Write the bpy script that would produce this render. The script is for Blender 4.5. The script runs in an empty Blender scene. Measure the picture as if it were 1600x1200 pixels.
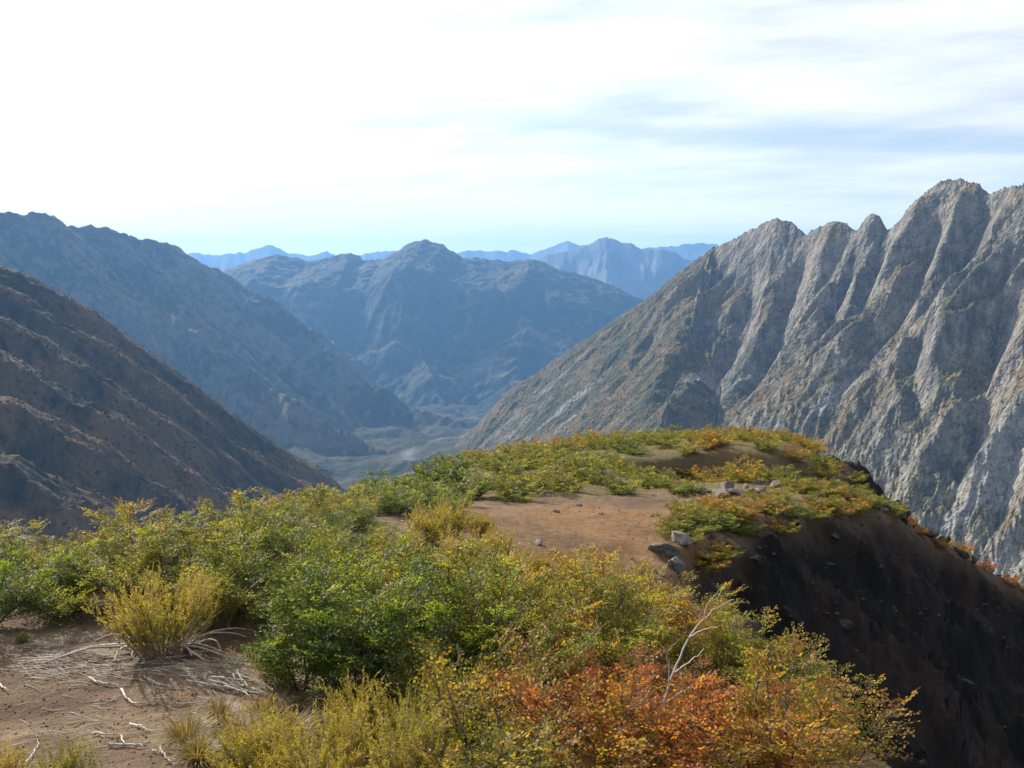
import bpy, math, random
import numpy as np
from mathutils import Vector, Matrix

R = math.radians
scene = bpy.context.scene
COL = scene.collection

# ------------------------------------------------------------------ camera
FPX = 1386.0                     # focal length in pixels of a 1600 px wide frame
PITCH = math.atan(180 / FPX)     # horizon at 420 of 1200
cam = bpy.data.cameras.new('camera')
cam.sensor_width = 36; cam.lens = 36 * FPX / 1600
cam.clip_start = 0.1; cam.clip_end = 80000
camo = bpy.data.objects.new('camera', cam); COL.objects.link(camo)
camo.location = (0, 0, 0); camo.rotation_euler = (math.pi / 2 - PITCH, 0, 0)
scene.camera = camo

# ------------------------------------------------------------------ light
SUN_AZ, SUN_EL = R(-40), R(30)
SUN = Vector((math.sin(SUN_AZ) * math.cos(SUN_EL), math.cos(SUN_AZ) * math.cos(SUN_EL), math.sin(SUN_EL)))
sl = bpy.data.lights.new('sun', 'SUN'); sl.energy = 5.0; sl.angle = R(0.53); sl.color = (1.0, 0.93, 0.82)
slo = bpy.data.objects.new('sun', sl); COL.objects.link(slo)
slo.rotation_euler = SUN.to_track_quat('Z', 'Y').to_euler()

world = bpy.data.worlds.new('World'); scene.world = world; world.use_nodes = True
scene.view_settings.view_transform = 'Standard'; scene.view_settings.look = 'None'
scene.view_settings.gamma = 1; scene.view_settings.exposure = 0.72
scene.cycles.max_bounces = 6; scene.cycles.diffuse_bounces = 3; scene.cycles.glossy_bounces = 1
scene.cycles.transmission_bounces = 3; scene.cycles.volume_bounces = 1
scene.cycles.sample_clamp_indirect = 8


class NT:
    """small helper to wire shader nodes"""
    def __init__(s, tree): s.t = tree
    def n(s, kind, ins=None, **props):
        nd = s.t.nodes.new(kind)
        for k, v in props.items(): setattr(nd, k, v)
        for k, v in (ins or {}).items():
            if hasattr(v, 'links') or isinstance(v, bpy.types.NodeSocket): s.t.links.new(v, nd.inputs[k])
            else: nd.inputs[k].default_value = v
        return nd
    def m(s, op, a, b=0.0, clamp=False):
        return s.n('ShaderNodeMath', {0: a, 1: b}, operation=op, use_clamp=clamp).outputs[0]
    def mix(s, f, a, b, blend='MIX'):
        nd = s.n('ShaderNodeMix', data_type='RGBA', blend_type=blend)
        for i, v in ((0, f), (6, a), (7, b)):
            if isinstance(v, bpy.types.NodeSocket): s.t.links.new(v, nd.inputs[i])
            else: nd.inputs[i].default_value = v
        return nd.outputs[2]
    def noise(s, vec, scale, detail=4, rough=.55, **k):
        return s.n('ShaderNodeTexNoise', {'Vector': vec, 'Scale': scale, 'Detail': detail, 'Roughness': rough}, **k).outputs[0]
    def ramp(s, f, stops):
        nd = s.n('ShaderNodeValToRGB', {0: f}); e = nd.color_ramp.elements
        while len(e) < len(stops): e.new(0.5)
        for q, (p, c) in zip(e, stops): q.position = p; q.color = (*c, 1) if len(c) == 3 else c
        return nd.outputs[0]
    def smooth(s, v, a, b):
        return s.n('ShaderNodeMapRange', {0: v, 1: a, 2: b, 3: 0.0, 4: 1.0}, interpolation_type='SMOOTHSTEP').outputs[0]


def build_world():
    g = NT(world.node_tree)
    bg = world.node_tree.nodes['Background']
    sk = g.n('ShaderNodeTexSky', sky_type='NISHITA', sun_disc=False, sun_elevation=SUN_EL, sun_rotation=SUN_AZ,
             altitude=1500, air_density=1.0, dust_density=1.2, ozone_density=1.0)
    d = g.n('ShaderNodeTexCoord').outputs['Generated']
    sep = g.n('ShaderNodeSeparateXYZ', {0: d})
    zz = g.m('ADD', g.m('MAXIMUM', sep.outputs[2], 0.0), 0.10)
    px = g.m('DIVIDE', sep.outputs[0], zz); py = g.m('DIVIDE', sep.outputs[1], zz)
    v = g.n('ShaderNodeCombineXYZ', {0: g.m('MULTIPLY', px, 0.45), 1: g.m('MULTIPLY', py, 1.15), 2: 3.7}).outputs[0]
    n1 = g.noise(v, 0.62, 7, 0.58, normalize=True)
    v2 = g.n('ShaderNodeCombineXYZ', {0: g.m('MULTIPLY', px, 0.7), 1: g.m('ADD', py, g.m('MULTIPLY', px, 0.5)), 2: 9.1}).outputs[0]
    n2 = g.noise(v2, 2.1, 6, 0.6)
    glow = g.m('MAXIMUM', g.n('ShaderNodeVectorMath', {0: d, 1: SUN}, operation='DOT_PRODUCT').outputs['Value'], 0.0)
    g4 = g.m('POWER', glow, 5.0)
    cov = g.m('ADD', g.m('ADD', n1, g.m('MULTIPLY', n2, 0.40)), g.m('MULTIPLY', g4, 0.06))
    side = g.m('ADD', .45, g.m('MULTIPLY', g.smooth(g.n('ShaderNodeVectorMath', {0: d, 1: SUN}, operation='DOT_PRODUCT').outputs['Value'], -0.15, 0.5), .55))   # the veil thins out away from the sun
    mask = g.m('MULTIPLY', g.m('MULTIPLY', g.m('ADD', .28, g.m('MULTIPLY', g.smooth(cov, 0.47, 0.86), .72)), side), 0.95)
    cb = g.m('ADD', 10.0, g.m('MULTIPLY', g4, 7.0))
    cloud = g.n('ShaderNodeVectorMath', {0: (1.0, 0.99, 0.97), 3: cb}, operation='SCALE').outputs[0]
    colr = g.mix(mask, sk.outputs[0], cloud)
    world.node_tree.links.new(colr, bg.inputs[0])
    bg.inputs[1].default_value = 0.074


build_world()


# ------------------------------------------------------------------ numeric helpers
def _hash(ix, iy, seed):
    h = (ix.astype(np.int64) * 374761393 + iy.astype(np.int64) * 668265263 + seed * 974711 + 12345) & 0xFFFFFFFF
    h = ((h ^ (h >> 13)) * 1274126177) & 0xFFFFFFFF
    h = ((h ^ (h >> 16)) * 2246822519) & 0xFFFFFFFF
    return (h ^ (h >> 15)) & 0xFFFFFFFF


def perlin(x, y, seed=0):
    x0 = np.floor(x); y0 = np.floor(y); fx = x - x0; fy = y - y0
    ux = fx * fx * fx * (fx * (fx * 6 - 15) + 10); uy = fy * fy * fy * (fy * (fy * 6 - 15) + 10)
    r = []
    for dx in (0, 1):
        for dy in (0, 1):
            a = _hash(x0 + dx, y0 + dy, seed) * (2 * math.pi / 4294967296.0)
            r.append(np.cos(a) * (fx - dx) + np.sin(a) * (fy - dy))
    return ((r[0] * (1 - uy) + r[1] * uy) * (1 - ux) + (r[2] * (1 - uy) + r[3] * uy) * ux) * 1.4


def fbm(x, y, octv=5, seed=0, gain=.5, lac=2.03):
    s = 0; a = 1
    for i in range(octv):
        s = s + a * perlin(x, y, seed + i * 17); x = x * lac + 11.3; y = y * lac - 7.7; a *= gain
    return s


def ridged(x, y, octv=5, seed=0, gain=.5, lac=2.1):
    s = 0; a = 1; w = 1
    for i in range(octv):
        n = 1 - np.abs(perlin(x, y, seed + i * 31)); n = n * n * w
        s = s + a * n; w = np.clip(n * 1.6, 0, 1); x = x * lac + 5.1; y = y * lac + 3.3; a *= gain
    return s


def sstep(v, a, b):
    t = np.clip((v - a) / (b - a), 0, 1); return t * t * (3 - 2 * t)


def erosion(x, y, gx, gy, freq, octv=4, k=1.1, branch=1.3, gain=.5, seed=0):
    """gullies and ribs that run down the slope given by the gradient (gx, gy)"""
    g = np.sqrt(gx * gx + gy * gy) + 1e-6
    st = np.minimum(1, g * 1.8) * k
    sx = -gy / g * st; sy = gx / g * st
    h = 0; hx = 0; hy = 0; a = .5; f = 1.0
    for o in range(octv):
        dx = sx - hy * branch; dy = sy + hx * branch
        px = x * freq * f + o * 3.7; py = y * freq * f - o * 5.1
        ix = np.floor(px); iy = np.floor(py); fx = px - ix; fy = py - iy
        va = 0; vx = 0; wt = 0
        for i in range(-1, 2):
            for j in range(-1, 2):
                hh = _hash(ix - i, iy - j, seed + o)
                qx = fx + i - (hh & 0xFFFF) / 65536.0 * .9; qy = fy + j - (hh >> 16) / 65536.0 * .9
                w = np.exp(-2.2 * (qx * qx + qy * qy)); wt = wt + w
                mg = (qx * dx + qy * dy) * (2 * math.pi)
                va = va + np.cos(mg) * w; vx = vx - np.sin(mg) * w
        va = va / wt; vx = vx / wt
        h = h + a * va; hx = hx + a * vx * dx; hy = hy + a * vx * dy
        a *= gain; f *= 2.0
    return h


def ray(px, py):
    u = (600 - py) / FPX; c, s = math.cos(PITCH), math.sin(PITCH)
    d = np.array([(px - 800) / FPX, c + s * u, -s + c * u]); return d / d[1]      # per unit of forward distance


def at(px, py, Y): return ray(px, py) * Y


def link(o, parent=None):
    COL.objects.link(o)
    if parent is not None: o.parent = parent
    return o


def tag(o, label=None, cat=None, group=None, kind=None):
    for k, v in (('label', label), ('category', cat), ('group', group), ('kind', kind)):
        if v: o[k] = v
    return o


def mesh_np(name, verts, faces, mat, smooth=True, attrs=None):
    """verts (n,3), faces (m,3|4) arrays; attrs {name: (n,4)}"""
    me = bpy.data.meshes.new(name)
    verts = np.asarray(verts, np.float32); faces = np.asarray(faces, np.int32)
    k = faces.shape[1]
    me.vertices.add(len(verts)); me.vertices.foreach_set('co', verts.ravel())
    me.loops.add(faces.size); me.loops.foreach_set('vertex_index', faces.ravel())
    me.polygons.add(len(faces)); me.polygons.foreach_set('loop_start', np.arange(0, faces.size, k, dtype=np.int32))
    me.polygons.foreach_set('loop_total', np.full(len(faces), k, np.int32))
    me.polygons.foreach_set('use_smooth', np.full(len(faces), smooth, bool))
    for an, av in (attrs or {}).items():
        a = me.attributes.new(an, 'FLOAT_COLOR', 'POINT'); a.data.foreach_set('color', np.asarray(av, np.float32).ravel())
    me.update(); me.validate()
    me.materials.append(mat)
    return me


def grid_faces(nr, nc, closed=False):
    i = np.arange(nr - 1)[:, None]; j = np.arange(nc if closed else nc - 1)[None, :]
    j2 = (j + 1) % nc
    return np.stack([i * nc + j, i * nc + j2, (i + 1) * nc + j2, (i + 1) * nc + j], -1).reshape(-1, 4)


def grid_up(X, Y, Z):
    P = np.stack([X, Y, Z], -1)
    n = np.cross(np.gradient(P, axis=1), np.gradient(P, axis=0))
    return np.abs(n[..., 2]) / (np.linalg.norm(n, axis=-1) + 1e-9)


def polar(px0, px1, nc, r0, r1, nr, geo=False):
    ta = np.linspace((px0 - 800) / FPX, (px1 - 800) / FPX, nc)
    rr = np.geomspace(r0, r1, nr) if geo else np.linspace(r0, r1, nr)
    az = np.arctan(ta)
    return rr[:, None] * np.sin(az)[None, :], rr[:, None] * np.cos(az)[None, :]


def mixc(a, b, t): return np.asarray(a)[None, None, :] * (1 - t[..., None]) + np.asarray(b)[None, None, :] * t[..., None] if np.ndim(a) == 1 and np.ndim(b) == 1 \
    else a * (1 - t[..., None]) + np.asarray(b) * t[..., None]


def terrain(name, X, Y, Z, col, mat, label, cat=None, closed=False, kind='structure'):
    Z = np.maximum(Z, -1100)
    c4 = np.concatenate([col, np.ones(col.shape[:2] + (1,))], -1).reshape(-1, 4)
    me = mesh_np(name, np.stack([X, Y, Z], -1).reshape(-1, 3), grid_faces(*X.shape, closed), mat, True, {'tint': c4})
    return tag(link(bpy.data.objects.new(name, me)), label, cat, None, kind)


def hillside_scrub(X, Y, Z, weight, n, smin, smax_, cols, mat, label, seed):
    """bushes far off on a slope, too many to count: faceted clumps seated on the terrain"""
    rng = np.random.default_rng(seed); w = np.clip(weight, 0, None).ravel() * (np.hypot(X, Y) ** 1.0).ravel(); idx = rng.choice(w.size, n, p=w / w.sum())
    P = np.stack([X.ravel()[idx], Y.ravel()[idx], Z.ravel()[idx]], 1) + np.concatenate([rng.normal(0, 1.2, (n, 2)), np.zeros((n, 1))], 1)
    base = np.array([(1, 0, .2), (.3, .95, .25), (-.8, .6, .2), (-.8, -.6, .15), (.3, -.95, .2), (.1, .1, 1.0), (0, 0, -.9)])
    fc = np.array([(0, 1, 5), (1, 2, 5), (2, 3, 5), (3, 4, 5), (4, 0, 5), (1, 0, 6), (2, 1, 6), (3, 2, 6), (4, 3, 6), (0, 4, 6)])
    sz = smin * (smax_ / smin) ** (rng.random(n) ** 1.6)
    V = P[:, None, :] + base[None] * sz[:, None, None] * rng.uniform(.65, 1.3, (n, 7, 1))
    F = (fc[None] + 7 * np.arange(n)[:, None, None]).reshape(-1, 3)
    t = rng.random((n, 1)); c = np.array(cols[0]) * (1 - t) + np.array(cols[1]) * t
    c4 = np.repeat(np.concatenate([c, np.ones((n, 1))], 1), 7, 0)
    tag(link(bpy.data.objects.new('hillside_scrub', mesh_np('hillside_scrub', V.reshape(-1, 3), F, mat, False, {'tint': c4}))), label, 'scrub', None, 'stuff')


# ------------------------------------------------------------------ materials
def new_mat(name):
    m = bpy.data.materials.new(name); m.use_nodes = True
    m.node_tree.nodes.clear(); g = NT(m.node_tree)
    out = g.n('ShaderNodeOutputMaterial')
    return m, g, out


def terrain_mat(name, s1, s2, amp, bump, rough=.95, bdist=1.0, blocks=0.0):
    """colour comes from the terrain's own rock / soil / plant map, broken up by two sizes of grain"""
    m, g, out = new_mat(name)
    tint = g.n('ShaderNodeAttribute', attribute_name='tint').outputs['Color']
    pos = g.n('ShaderNodeNewGeometry').outputs['Position']
    a = g.noise(pos, s1, 6, .62); b = g.noise(pos, s2, 5, .6)
    f = g.m('ADD', g.m('MULTIPLY', a, amp * 1.2), g.m('MULTIPLY', b, amp * .8))
    f = g.m('ADD', f, 1 - amp)
    colr = g.n('ShaderNodeVectorMath', {0: tint, 3: f}, operation='SCALE').outputs[0]
    h = g.m('ADD', a, g.m('MULTIPLY', b, .35))
    if blocks:
        wv = g.n('ShaderNodeVectorMath', {0: pos, 1: (1.0, 1.0, .6)}, operation='MULTIPLY').outputs[0]
        v1 = g.n('ShaderNodeTexVoronoi', {'Vector': wv, 'Scale': blocks}); v2 = g.n('ShaderNodeTexVoronoi', {'Vector': wv, 'Scale': blocks * 2.7})
        h = g.m('SUBTRACT', h, g.m('ADD', g.m('MULTIPLY', v1.outputs['Distance'], .7), g.m('MULTIPLY', v2.outputs['Distance'], .35)))
    bp = g.n('ShaderNodeBump', {'Height': h, 'Strength': bump, 'Distance': bdist}).outputs[0]
    bs = g.n('ShaderNodeBsdfPrincipled', {'Base Color': colr, 'Roughness': rough, 'Specular IOR Level': .15, 'Normal': bp})
    m.node_tree.links.new(bs.outputs[0], out.inputs[0])
    return m


def leaf_mat(name, stops, transl=.45):
    """autumn leaf: hue follows the plant's own 'autumn' value, leaf age (g) and a per-leaf roll (r)"""
    m, g, out = new_mat(name)
    lf = g.n('ShaderNodeSeparateColor', {0: g.n('ShaderNodeAttribute', attribute_name='leaf').outputs['Color']})
    au = g.n('ShaderNodeAttribute', attribute_name='autumn', attribute_type='OBJECT').outputs['Fac']
    pos = g.n('ShaderNodeNewGeometry').outputs['Position']
    n = g.noise(pos, 1.6, 3, .6)
    t = g.m('ADD', au, g.m('MULTIPLY', g.m('SUBTRACT', lf.outputs[0], .5), .14))
    t = g.m('ADD', t, g.m('MULTIPLY', g.m('SUBTRACT', lf.outputs[1], .45), .36))
    t = g.m('ADD', t, g.m('MULTIPLY', g.m('SUBTRACT', n, .5), .75), clamp=True)
    c = g.ramp(t, stops)
    c = g.mix(1.0, c, g.n('ShaderNodeCombineColor', {0: g.m('ADD', .85, g.m('MULTIPLY', lf.outputs[2], .45)), 1: g.m('ADD', .85, g.m('MULTIPLY', lf.outputs[2], .45)), 2: g.m('ADD', .85, g.m('MULTIPLY', lf.outputs[2], .45))}).outputs[0], 'MULTIPLY')
    df = g.n('ShaderNodeBsdfPrincipled', {'Base Color': c, 'Roughness': .5, 'Specular IOR Level': .3})
    tr = g.n('ShaderNodeBsdfTranslucent', {'Color': g.mix(1.0, c, (1.25, 1.2, .7, 1), 'MULTIPLY')})
    mx = g.n('ShaderNodeMixShader', {0: transl, 1: df.outputs[0], 2: tr.outputs[0]})
    m.node_tree.links.new(mx.outputs[0], out.inputs[0])
    return m


def plain_mat(name, c1, c2, scale, rough=.9, bump=.3, bd=.01, coords='Object'):
    m, g, out = new_mat(name)
    pos = g.n('ShaderNodeTexCoord').outputs[coords]
    rnd = g.n('ShaderNodeObjectInfo').outputs['Random']
    v = g.n('ShaderNodeVectorMath', {0: pos, 1: g.n('ShaderNodeCombineXYZ', {0: g.m('MULTIPLY', rnd, 40.0)}).outputs[0]}, operation='ADD').outputs[0]
    a = g.noise(v, scale, 6, .65)
    c = g.mix(g.smooth(a, .3, .7), (*c1, 1), (*c2, 1))
    c = g.n('ShaderNodeVectorMath', {0: c, 3: g.m('ADD', .75, g.m('MULTIPLY', rnd, .5))}, operation='SCALE').outputs[0]
    bp = g.n('ShaderNodeBump', {'Height': a, 'Strength': bump, 'Distance': bd}).outputs[0]
    bs = g.n('ShaderNodeBsdfPrincipled', {'Base Color': c, 'Roughness': rough, 'Specular IOR Level': .2, 'Normal': bp})
    m.node_tree.links.new(bs.outputs[0], out.inputs[0])
    return m


M_ROCK = terrain_mat('granite_and_scrub', .035, .22, .85, 1.0, bdist=9.0, blocks=.11)
M_HILL = terrain_mat('grassy_slope', .03, .25, .8, 1.0, bdist=5.0)
M_PLANT = terrain_mat('distant_bush', .4, 1.6, .6, .6, bdist=.5)
M_FAR = terrain_mat('far_slope', .006, .04, .7, .8, bdist=30.0)
M_SOIL = terrain_mat('volcanic_soil', 3.0, 26.0, .95, 1.0, bdist=.10)
M_BEECH = leaf_mat('beech_leaf', [(0, (.065, .115, .02)), (.28, (.165, .20, .028)), (.48, (.285, .245, .036)), (.64, (.35, .19, .035)), (.8, (.37, .12, .038)), (1, (.33, .065, .03))], .64)
M_BROOM = leaf_mat('broom_leaf', [(0, (.12, .14, .018)), (.5, (.33, .27, .035)), (1, (.40, .26, .06))], .45)
M_GRASS = leaf_mat('dry_grass_blade', [(0, (.14, .12, .03)), (.5, (.22, .16, .05)), (1, (.30, .20, .09))], .35)
M_BARK = plain_mat('brown_bark', (.07, .05, .035), (.16, .12, .09), 14)
M_PALE = plain_mat('bleached_wood', (.30, .27, .23), (.60, .57, .51), 14)
M_LITTER = plain_mat('grey_twig', (.20, .175, .145), (.42, .38, .33), 9)
M_TWIG = plain_mat('pink_grey_bark', (.34, .25, .20), (.50, .41, .34), 9)
M_GRIT = plain_mat('soil_crumb', (.07, .045, .03), (.24, .17, .12), 30, bump=.5, bd=.01)
M_DARK = plain_mat('darkened_stone', (.024, .02, .017), (.075, .062, .05), 3.0, bump=.8, bd=.05)  # darker copy of the stone, gully-face shade put into its colour
M_SAP = plain_mat('pale_pink_bark', (.46, .36, .30), (.62, .53, .46), 9)
M_STONE = plain_mat('weathered_stone', (.09, .078, .066), (.235, .21, .185), 3.0, bump=.8, bd=.05)


# ------------------------------------------------------------------ mountains
class Axis:
    """a crest that runs over a straight line in plan; its heights follow the outline seen in the photograph"""
    def __init__(s, p0, p1, trace, smooth=0):
        s.p0 = np.array(p0, float); e = np.array(p1, float) - s.p0; s.L = np.linalg.norm(e); s.e = e / s.L
        ss, zz = [], []
        for px, py in trace:
            r = ray(px, py); k = r[0]
            t = (k * s.p0[1] - s.p0[0]) / (s.e[0] - k * s.e[1]); y = s.p0[1] + t * s.e[1]
            ss.append(t); zz.append(r[2] * y)
        o = np.argsort(ss); s.ss = np.array(ss)[o]; s.zz = np.array(zz)[o]
        s.fine = np.linspace(s.ss[0], s.ss[-1], 1500); f = np.interp(s.fine, s.ss, s.zz)
        def sm(a, w):
            n = max(1, int(w / (s.fine[1] - s.fine[0]))); k = np.hanning(2 * n + 3); k /= k.sum()
            return np.convolve(np.pad(a, n + 1, 'edge'), k, 'valid')
        s.raw = sm(f, smooth) if smooth else f
        s.wide = sm(f, 170)
    def sd(s, X, Y):
        x = X - s.p0[0]; y = Y - s.p0[1]
        return x * s.e[0] + y * s.e[1], x * -s.e[1] + y * s.e[0]         # along, and distance to the left of the line
    def z(s, t): return np.interp(t, s.fine, s.raw)
    def zw(s, t): return np.interp(t, s.fine, s.wide)


def smax(a, b, k):
    h = np.clip(.5 + .5 * (a - b) / k, 0, 1); return b * (1 - h) + a * h + k * h * (1 - h)


def grad(fn, X, Y, e):
    z = fn(X, Y); return z, (fn(X + e, Y) - z) / e, (fn(X, Y + e) - z) / e


GA = Axis((895, 1550), (548, 2450), [(2300, 190), (2050, 240), (1850, 235), (1760, 250), (1700, 272), (1640, 276), (1600, 290), (1570, 292), (1548, 300), (1530, 288), (1510, 284), (1498, 279), (1484, 281),
    (1468, 285), (1450, 297), (1432, 312), (1412, 334), (1396, 352), (1387, 358), (1380, 352), (1374, 338), (1365, 332), (1356, 337), (1346, 350), (1340, 360), (1334, 361), (1322, 351), (1308, 347), (1290, 350), (1276, 357),
    (1268, 358), (1262, 368), (1250, 359), (1236, 349), (1216, 342), (1204, 344), (1190, 349), (1172, 360), (1150, 372), (1130, 382), (1112, 391), (1085, 440), (1040, 560), (980, 700)])
GS = Axis((548, 2450), (-214, 2700), [(1330, 900), (1240, 560), (1160, 420), (1112, 391), (1085, 408), (1060, 426), (1030, 452), (1000, 474), (940, 513), (880, 552), (830, 588), (800, 604), (770, 636), (740, 668), (712, 694), (690, 714), (600, 800)])


def granite(X, Y):
    s, d = GA.sd(X, Y)
    s = s + 26 * perlin(d / 230, s / 400, 5) * sstep(np.abs(d), 30, 200)
    w = sstep(d, 30, 420)
    zc = GA.z(s) * (1 - w) + GA.zw(s) * w
    near = np.where(d < 90, d * 1.45, 130 + (d - 90) * .93) - .00018 * np.clip(d - 350, 0, None) ** 2
    z1 = zc - np.where(d > 0, near, -d * 1.1)
    s2, d2 = GS.sd(X, Y)
    z2 = GS.z(s2) - np.where(d2 > 0, d2 * .42, -d2 * 1.0)
    return smax(z1, z2, 30)


def meet(fn, px, py, y0, y1):
    r = ray(px, py); Y = np.linspace(y0, y1, 1500); f = r[2] * Y - fn(r[0] * Y, Y); k = int(np.argmax(f < 0))
    return np.array([r[0] * Y[k], Y[k]])


# clefts (depth > 0) and buttresses (depth < 0): way points, half width, depth in metres
CLEFTS = [([(1264, 372), (1246, 420), (1228, 480), (1205, 540), (1170, 600), (1120, 650)], 26, 46), ([(1340, 368), (1326, 420), (1308, 470), (1288, 515)], 20, 40), ([(1387, 364), (1368, 420), (1345, 475), (1325, 515)], 20, 42),
          ([(1468, 330), (1450, 400), (1428, 450), (1400, 505)], 20, 38), ([(1540, 312), (1516, 370), (1496, 430), (1470, 470)], 26, 42), ([(1572, 440), (1560, 500), (1545, 580), (1525, 650), (1490, 720), (1455, 790)], 24, 48),
          ([(1440, 520), (1430, 565), (1432, 620), (1440, 660)], 17, 34), ([(1180, 400), (1172, 460), (1150, 530), (1110, 600)], 24, 30), ([(1110, 470), (1080, 540), (1040, 610), (1005, 660)], 26, 28), ([(1030, 510), (985, 580), (930, 650)], 22, 20),
          ([(1512, 690), (1490, 760), (1465, 830)], 12, 22), ([(1600, 640), (1580, 720), (1560, 800), (1530, 860)], 15, 28), ([(1390, 560), (1375, 590), (1350, 640)], 14, 18), ([(1310, 560), (1270, 600), (1230, 640)], 14, 16),
          ([(1215, 350), (1200, 440), (1180, 520)], 30, -16), ([(1300, 356), (1280, 430), (1250, 510)], 24, -16), ([(1362, 342), (1345, 420), (1318, 490)], 16, -14), ([(1440, 320), (1415, 400), (1370, 480)], 26, -18), ([(1500, 300), (1480, 390), (1450, 450)], 22, -16), ([(1480, 470), (1460, 560), (1420, 700)], 34, -18)]


def carve(X, Y):
    out = 0; wob = 9 * perlin(X / 34, Y / 34, 151) + 4 * perlin(X / 12, Y / 12, 152)
    for pts, w, dep in CLEFTS:
        P = [meet(granite, px, py, 600, 3000) for px, py in pts]; best = np.full(X.shape, 1e9); bt = np.zeros(X.shape); n = len(P) - 1
        for i in range(n):
            e = P[i + 1] - P[i]; t = np.clip(((X - P[i][0]) * e[0] + (Y - P[i][1]) * e[1]) / (e @ e + 1e-6), 0, 1)
            dd = np.hypot(X - P[i][0] - t * e[0], Y - P[i][1] - t * e[1]); m = dd < best; best = np.where(m, dd, best); bt = np.where(m, (i + t) / n, bt)
        v = np.clip(1 - np.abs(best + wob * .7) / (w * 1.7), 0, 1); v = v ** 1.15
        out = out - 1.25 * dep * v * sstep(bt, -.02, .12) * (1 - .75 * sstep(bt, .6, 1.0))
    return out


def build_granite():
    X, Y = polar(660, 1720, 690, 560, 3050, 640, geo=True)
    z, gx, gy = grad(granite, X, Y, 4.0)
    s, d = GA.sd(X, Y); s2, d2 = GS.sd(X, Y)
    crest = np.minimum(np.abs(d), np.where(s > 850, np.abs(d2), 1e9))
    fade = sstep(crest, 0, 110) * .93 + .07
    left = sstep(s, 780, 1150)                                    # the greener spur at the far end
    e1 = erosion(X, Y, gx, gy, 1 / 300, 5, 1.2, 1.3, .48, 3)
    e2 = erosion(X, Y, gx, gy, 1 / 80, 4, 1.0, 1.1, .5, 8)
    sw = s + 30 * perlin(s / 170, d / 240, 6) + 9 * perlin(s / 40, d / 60, 7)
    rib = (1 - np.abs(perlin(sw / 105 + .3, d / 520, 14))) ** 1.6; rib2 = (1 - np.abs(perlin(sw / 37, d / 170, 15))) ** 1.5
    rib3 = (1 - np.abs(perlin(sw / 13, d / 46, 16))) ** 1.4
    sl = np.abs(perlin((s + .8 * d) / 24, (d - .5 * s) / 58, 17)) + .6 * np.abs(perlin((s + .6 * d) / 7, d / 17, 18))      # slabs and joints
    upper = 1 - .8 * sstep(d, 260, 560); lowr = sstep(d, 200, 500) * (1 - sstep(s, 150, 600))
    vary = .35 + 1.2 * sstep(perlin(s / 260, d / 330, 44), -.5, .6)
    midb = sstep(d, 200, 380) * sstep(s, 250, 450)
    amp = (1 - .6 * left) * (1 - .4 * midb)
    Z = z + fade * amp * (34 * e1 + 5 * e2 + upper * vary * (50 * (rib - .6) + 11 * (rib2 - .6)) + 2.2 * (rib3 - .6)) - (.3 + .7 * fade) * amp * (2.2 + 8.0 * lowr) * (sl - .5)
    Z = Z + carve(X, Y) + (1 - fade) * (3 * (rib3 - .6) - 3 * (sl - .5) + 3 * (ridged(X / 40, Y / 40, 4, 78) - 1.1))
    Z = Z + 1.6 * amp * fbm(X / 9, Y / 9, 3, 36) + left * fade * (16 * e2 + 7 * (rib3 - .6))
    up = grid_up(X, Y, Z)
    n1 = fbm(X / 160, Y / 160, 5, 21); n2 = fbm(X / 22, Y / 22, 4, 33); n3 = fbm(X / 6, Y / 6, 3, 35); nd = fbm(s / 30, d / 160, 4, 37)
    rock = mixc(np.array([.10, .093, .08]), np.array([.27, .248, .208]), sstep(n2 + .6 * n1 + .5 * n3 + .5 * lowr, -.8, .9))
    rock = mixc(rock, [.20, .165, .125], .5 * sstep(n1, .0, .7))
    low = sstep(d, 120, 420)
    veg = sstep(up + .13 * n2 + .16 * n1 + .12 * n3 + .12 * nd + .34 * left + .16 * low + .14 * midb - .10 * lowr, .58, .80)
    vc = mixc(np.array([.055, .058, .024]), np.array([.13, .092, .042]), sstep(n1 + n2, -.5, .8))
    c = mixc(rock, vc, veg * .92)
    gl = sstep(-rib + .15 * n2, -.42, -.30) * sstep(d, 200, 400) * (1 - sstep(n1, .2, .6)) * (1 - .6 * left)   # scree in the chutes
    c = mixc(c, [.31, .30, .285], gl * .7)
    dots = sstep(perlin(X / 4.3, Y / 4.3, 51), .25, .5) * sstep(n2 + n1, -.5, .4)                              # single bushes
    c = mixc(c, [.045, .05, .022], dots * .7 * (.3 + .7 * low))
    hillside_scrub(X, Y, Z, (veg * .9 + .08) * (.15 + low) * (1 - .5 * left), 12000, .8, 2.6, [(.03, .034, .015), (.10, .075, .032)], M_PLANT, 'dark scattered bushes on the granite mountain ledges', 1)
    terrain('granite_mountain', X, Y, Z, c, M_ROCK, 'jagged grey granite mountain wall with notched pinnacles and scree chutes', None)


def Z0(z): return z


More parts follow.
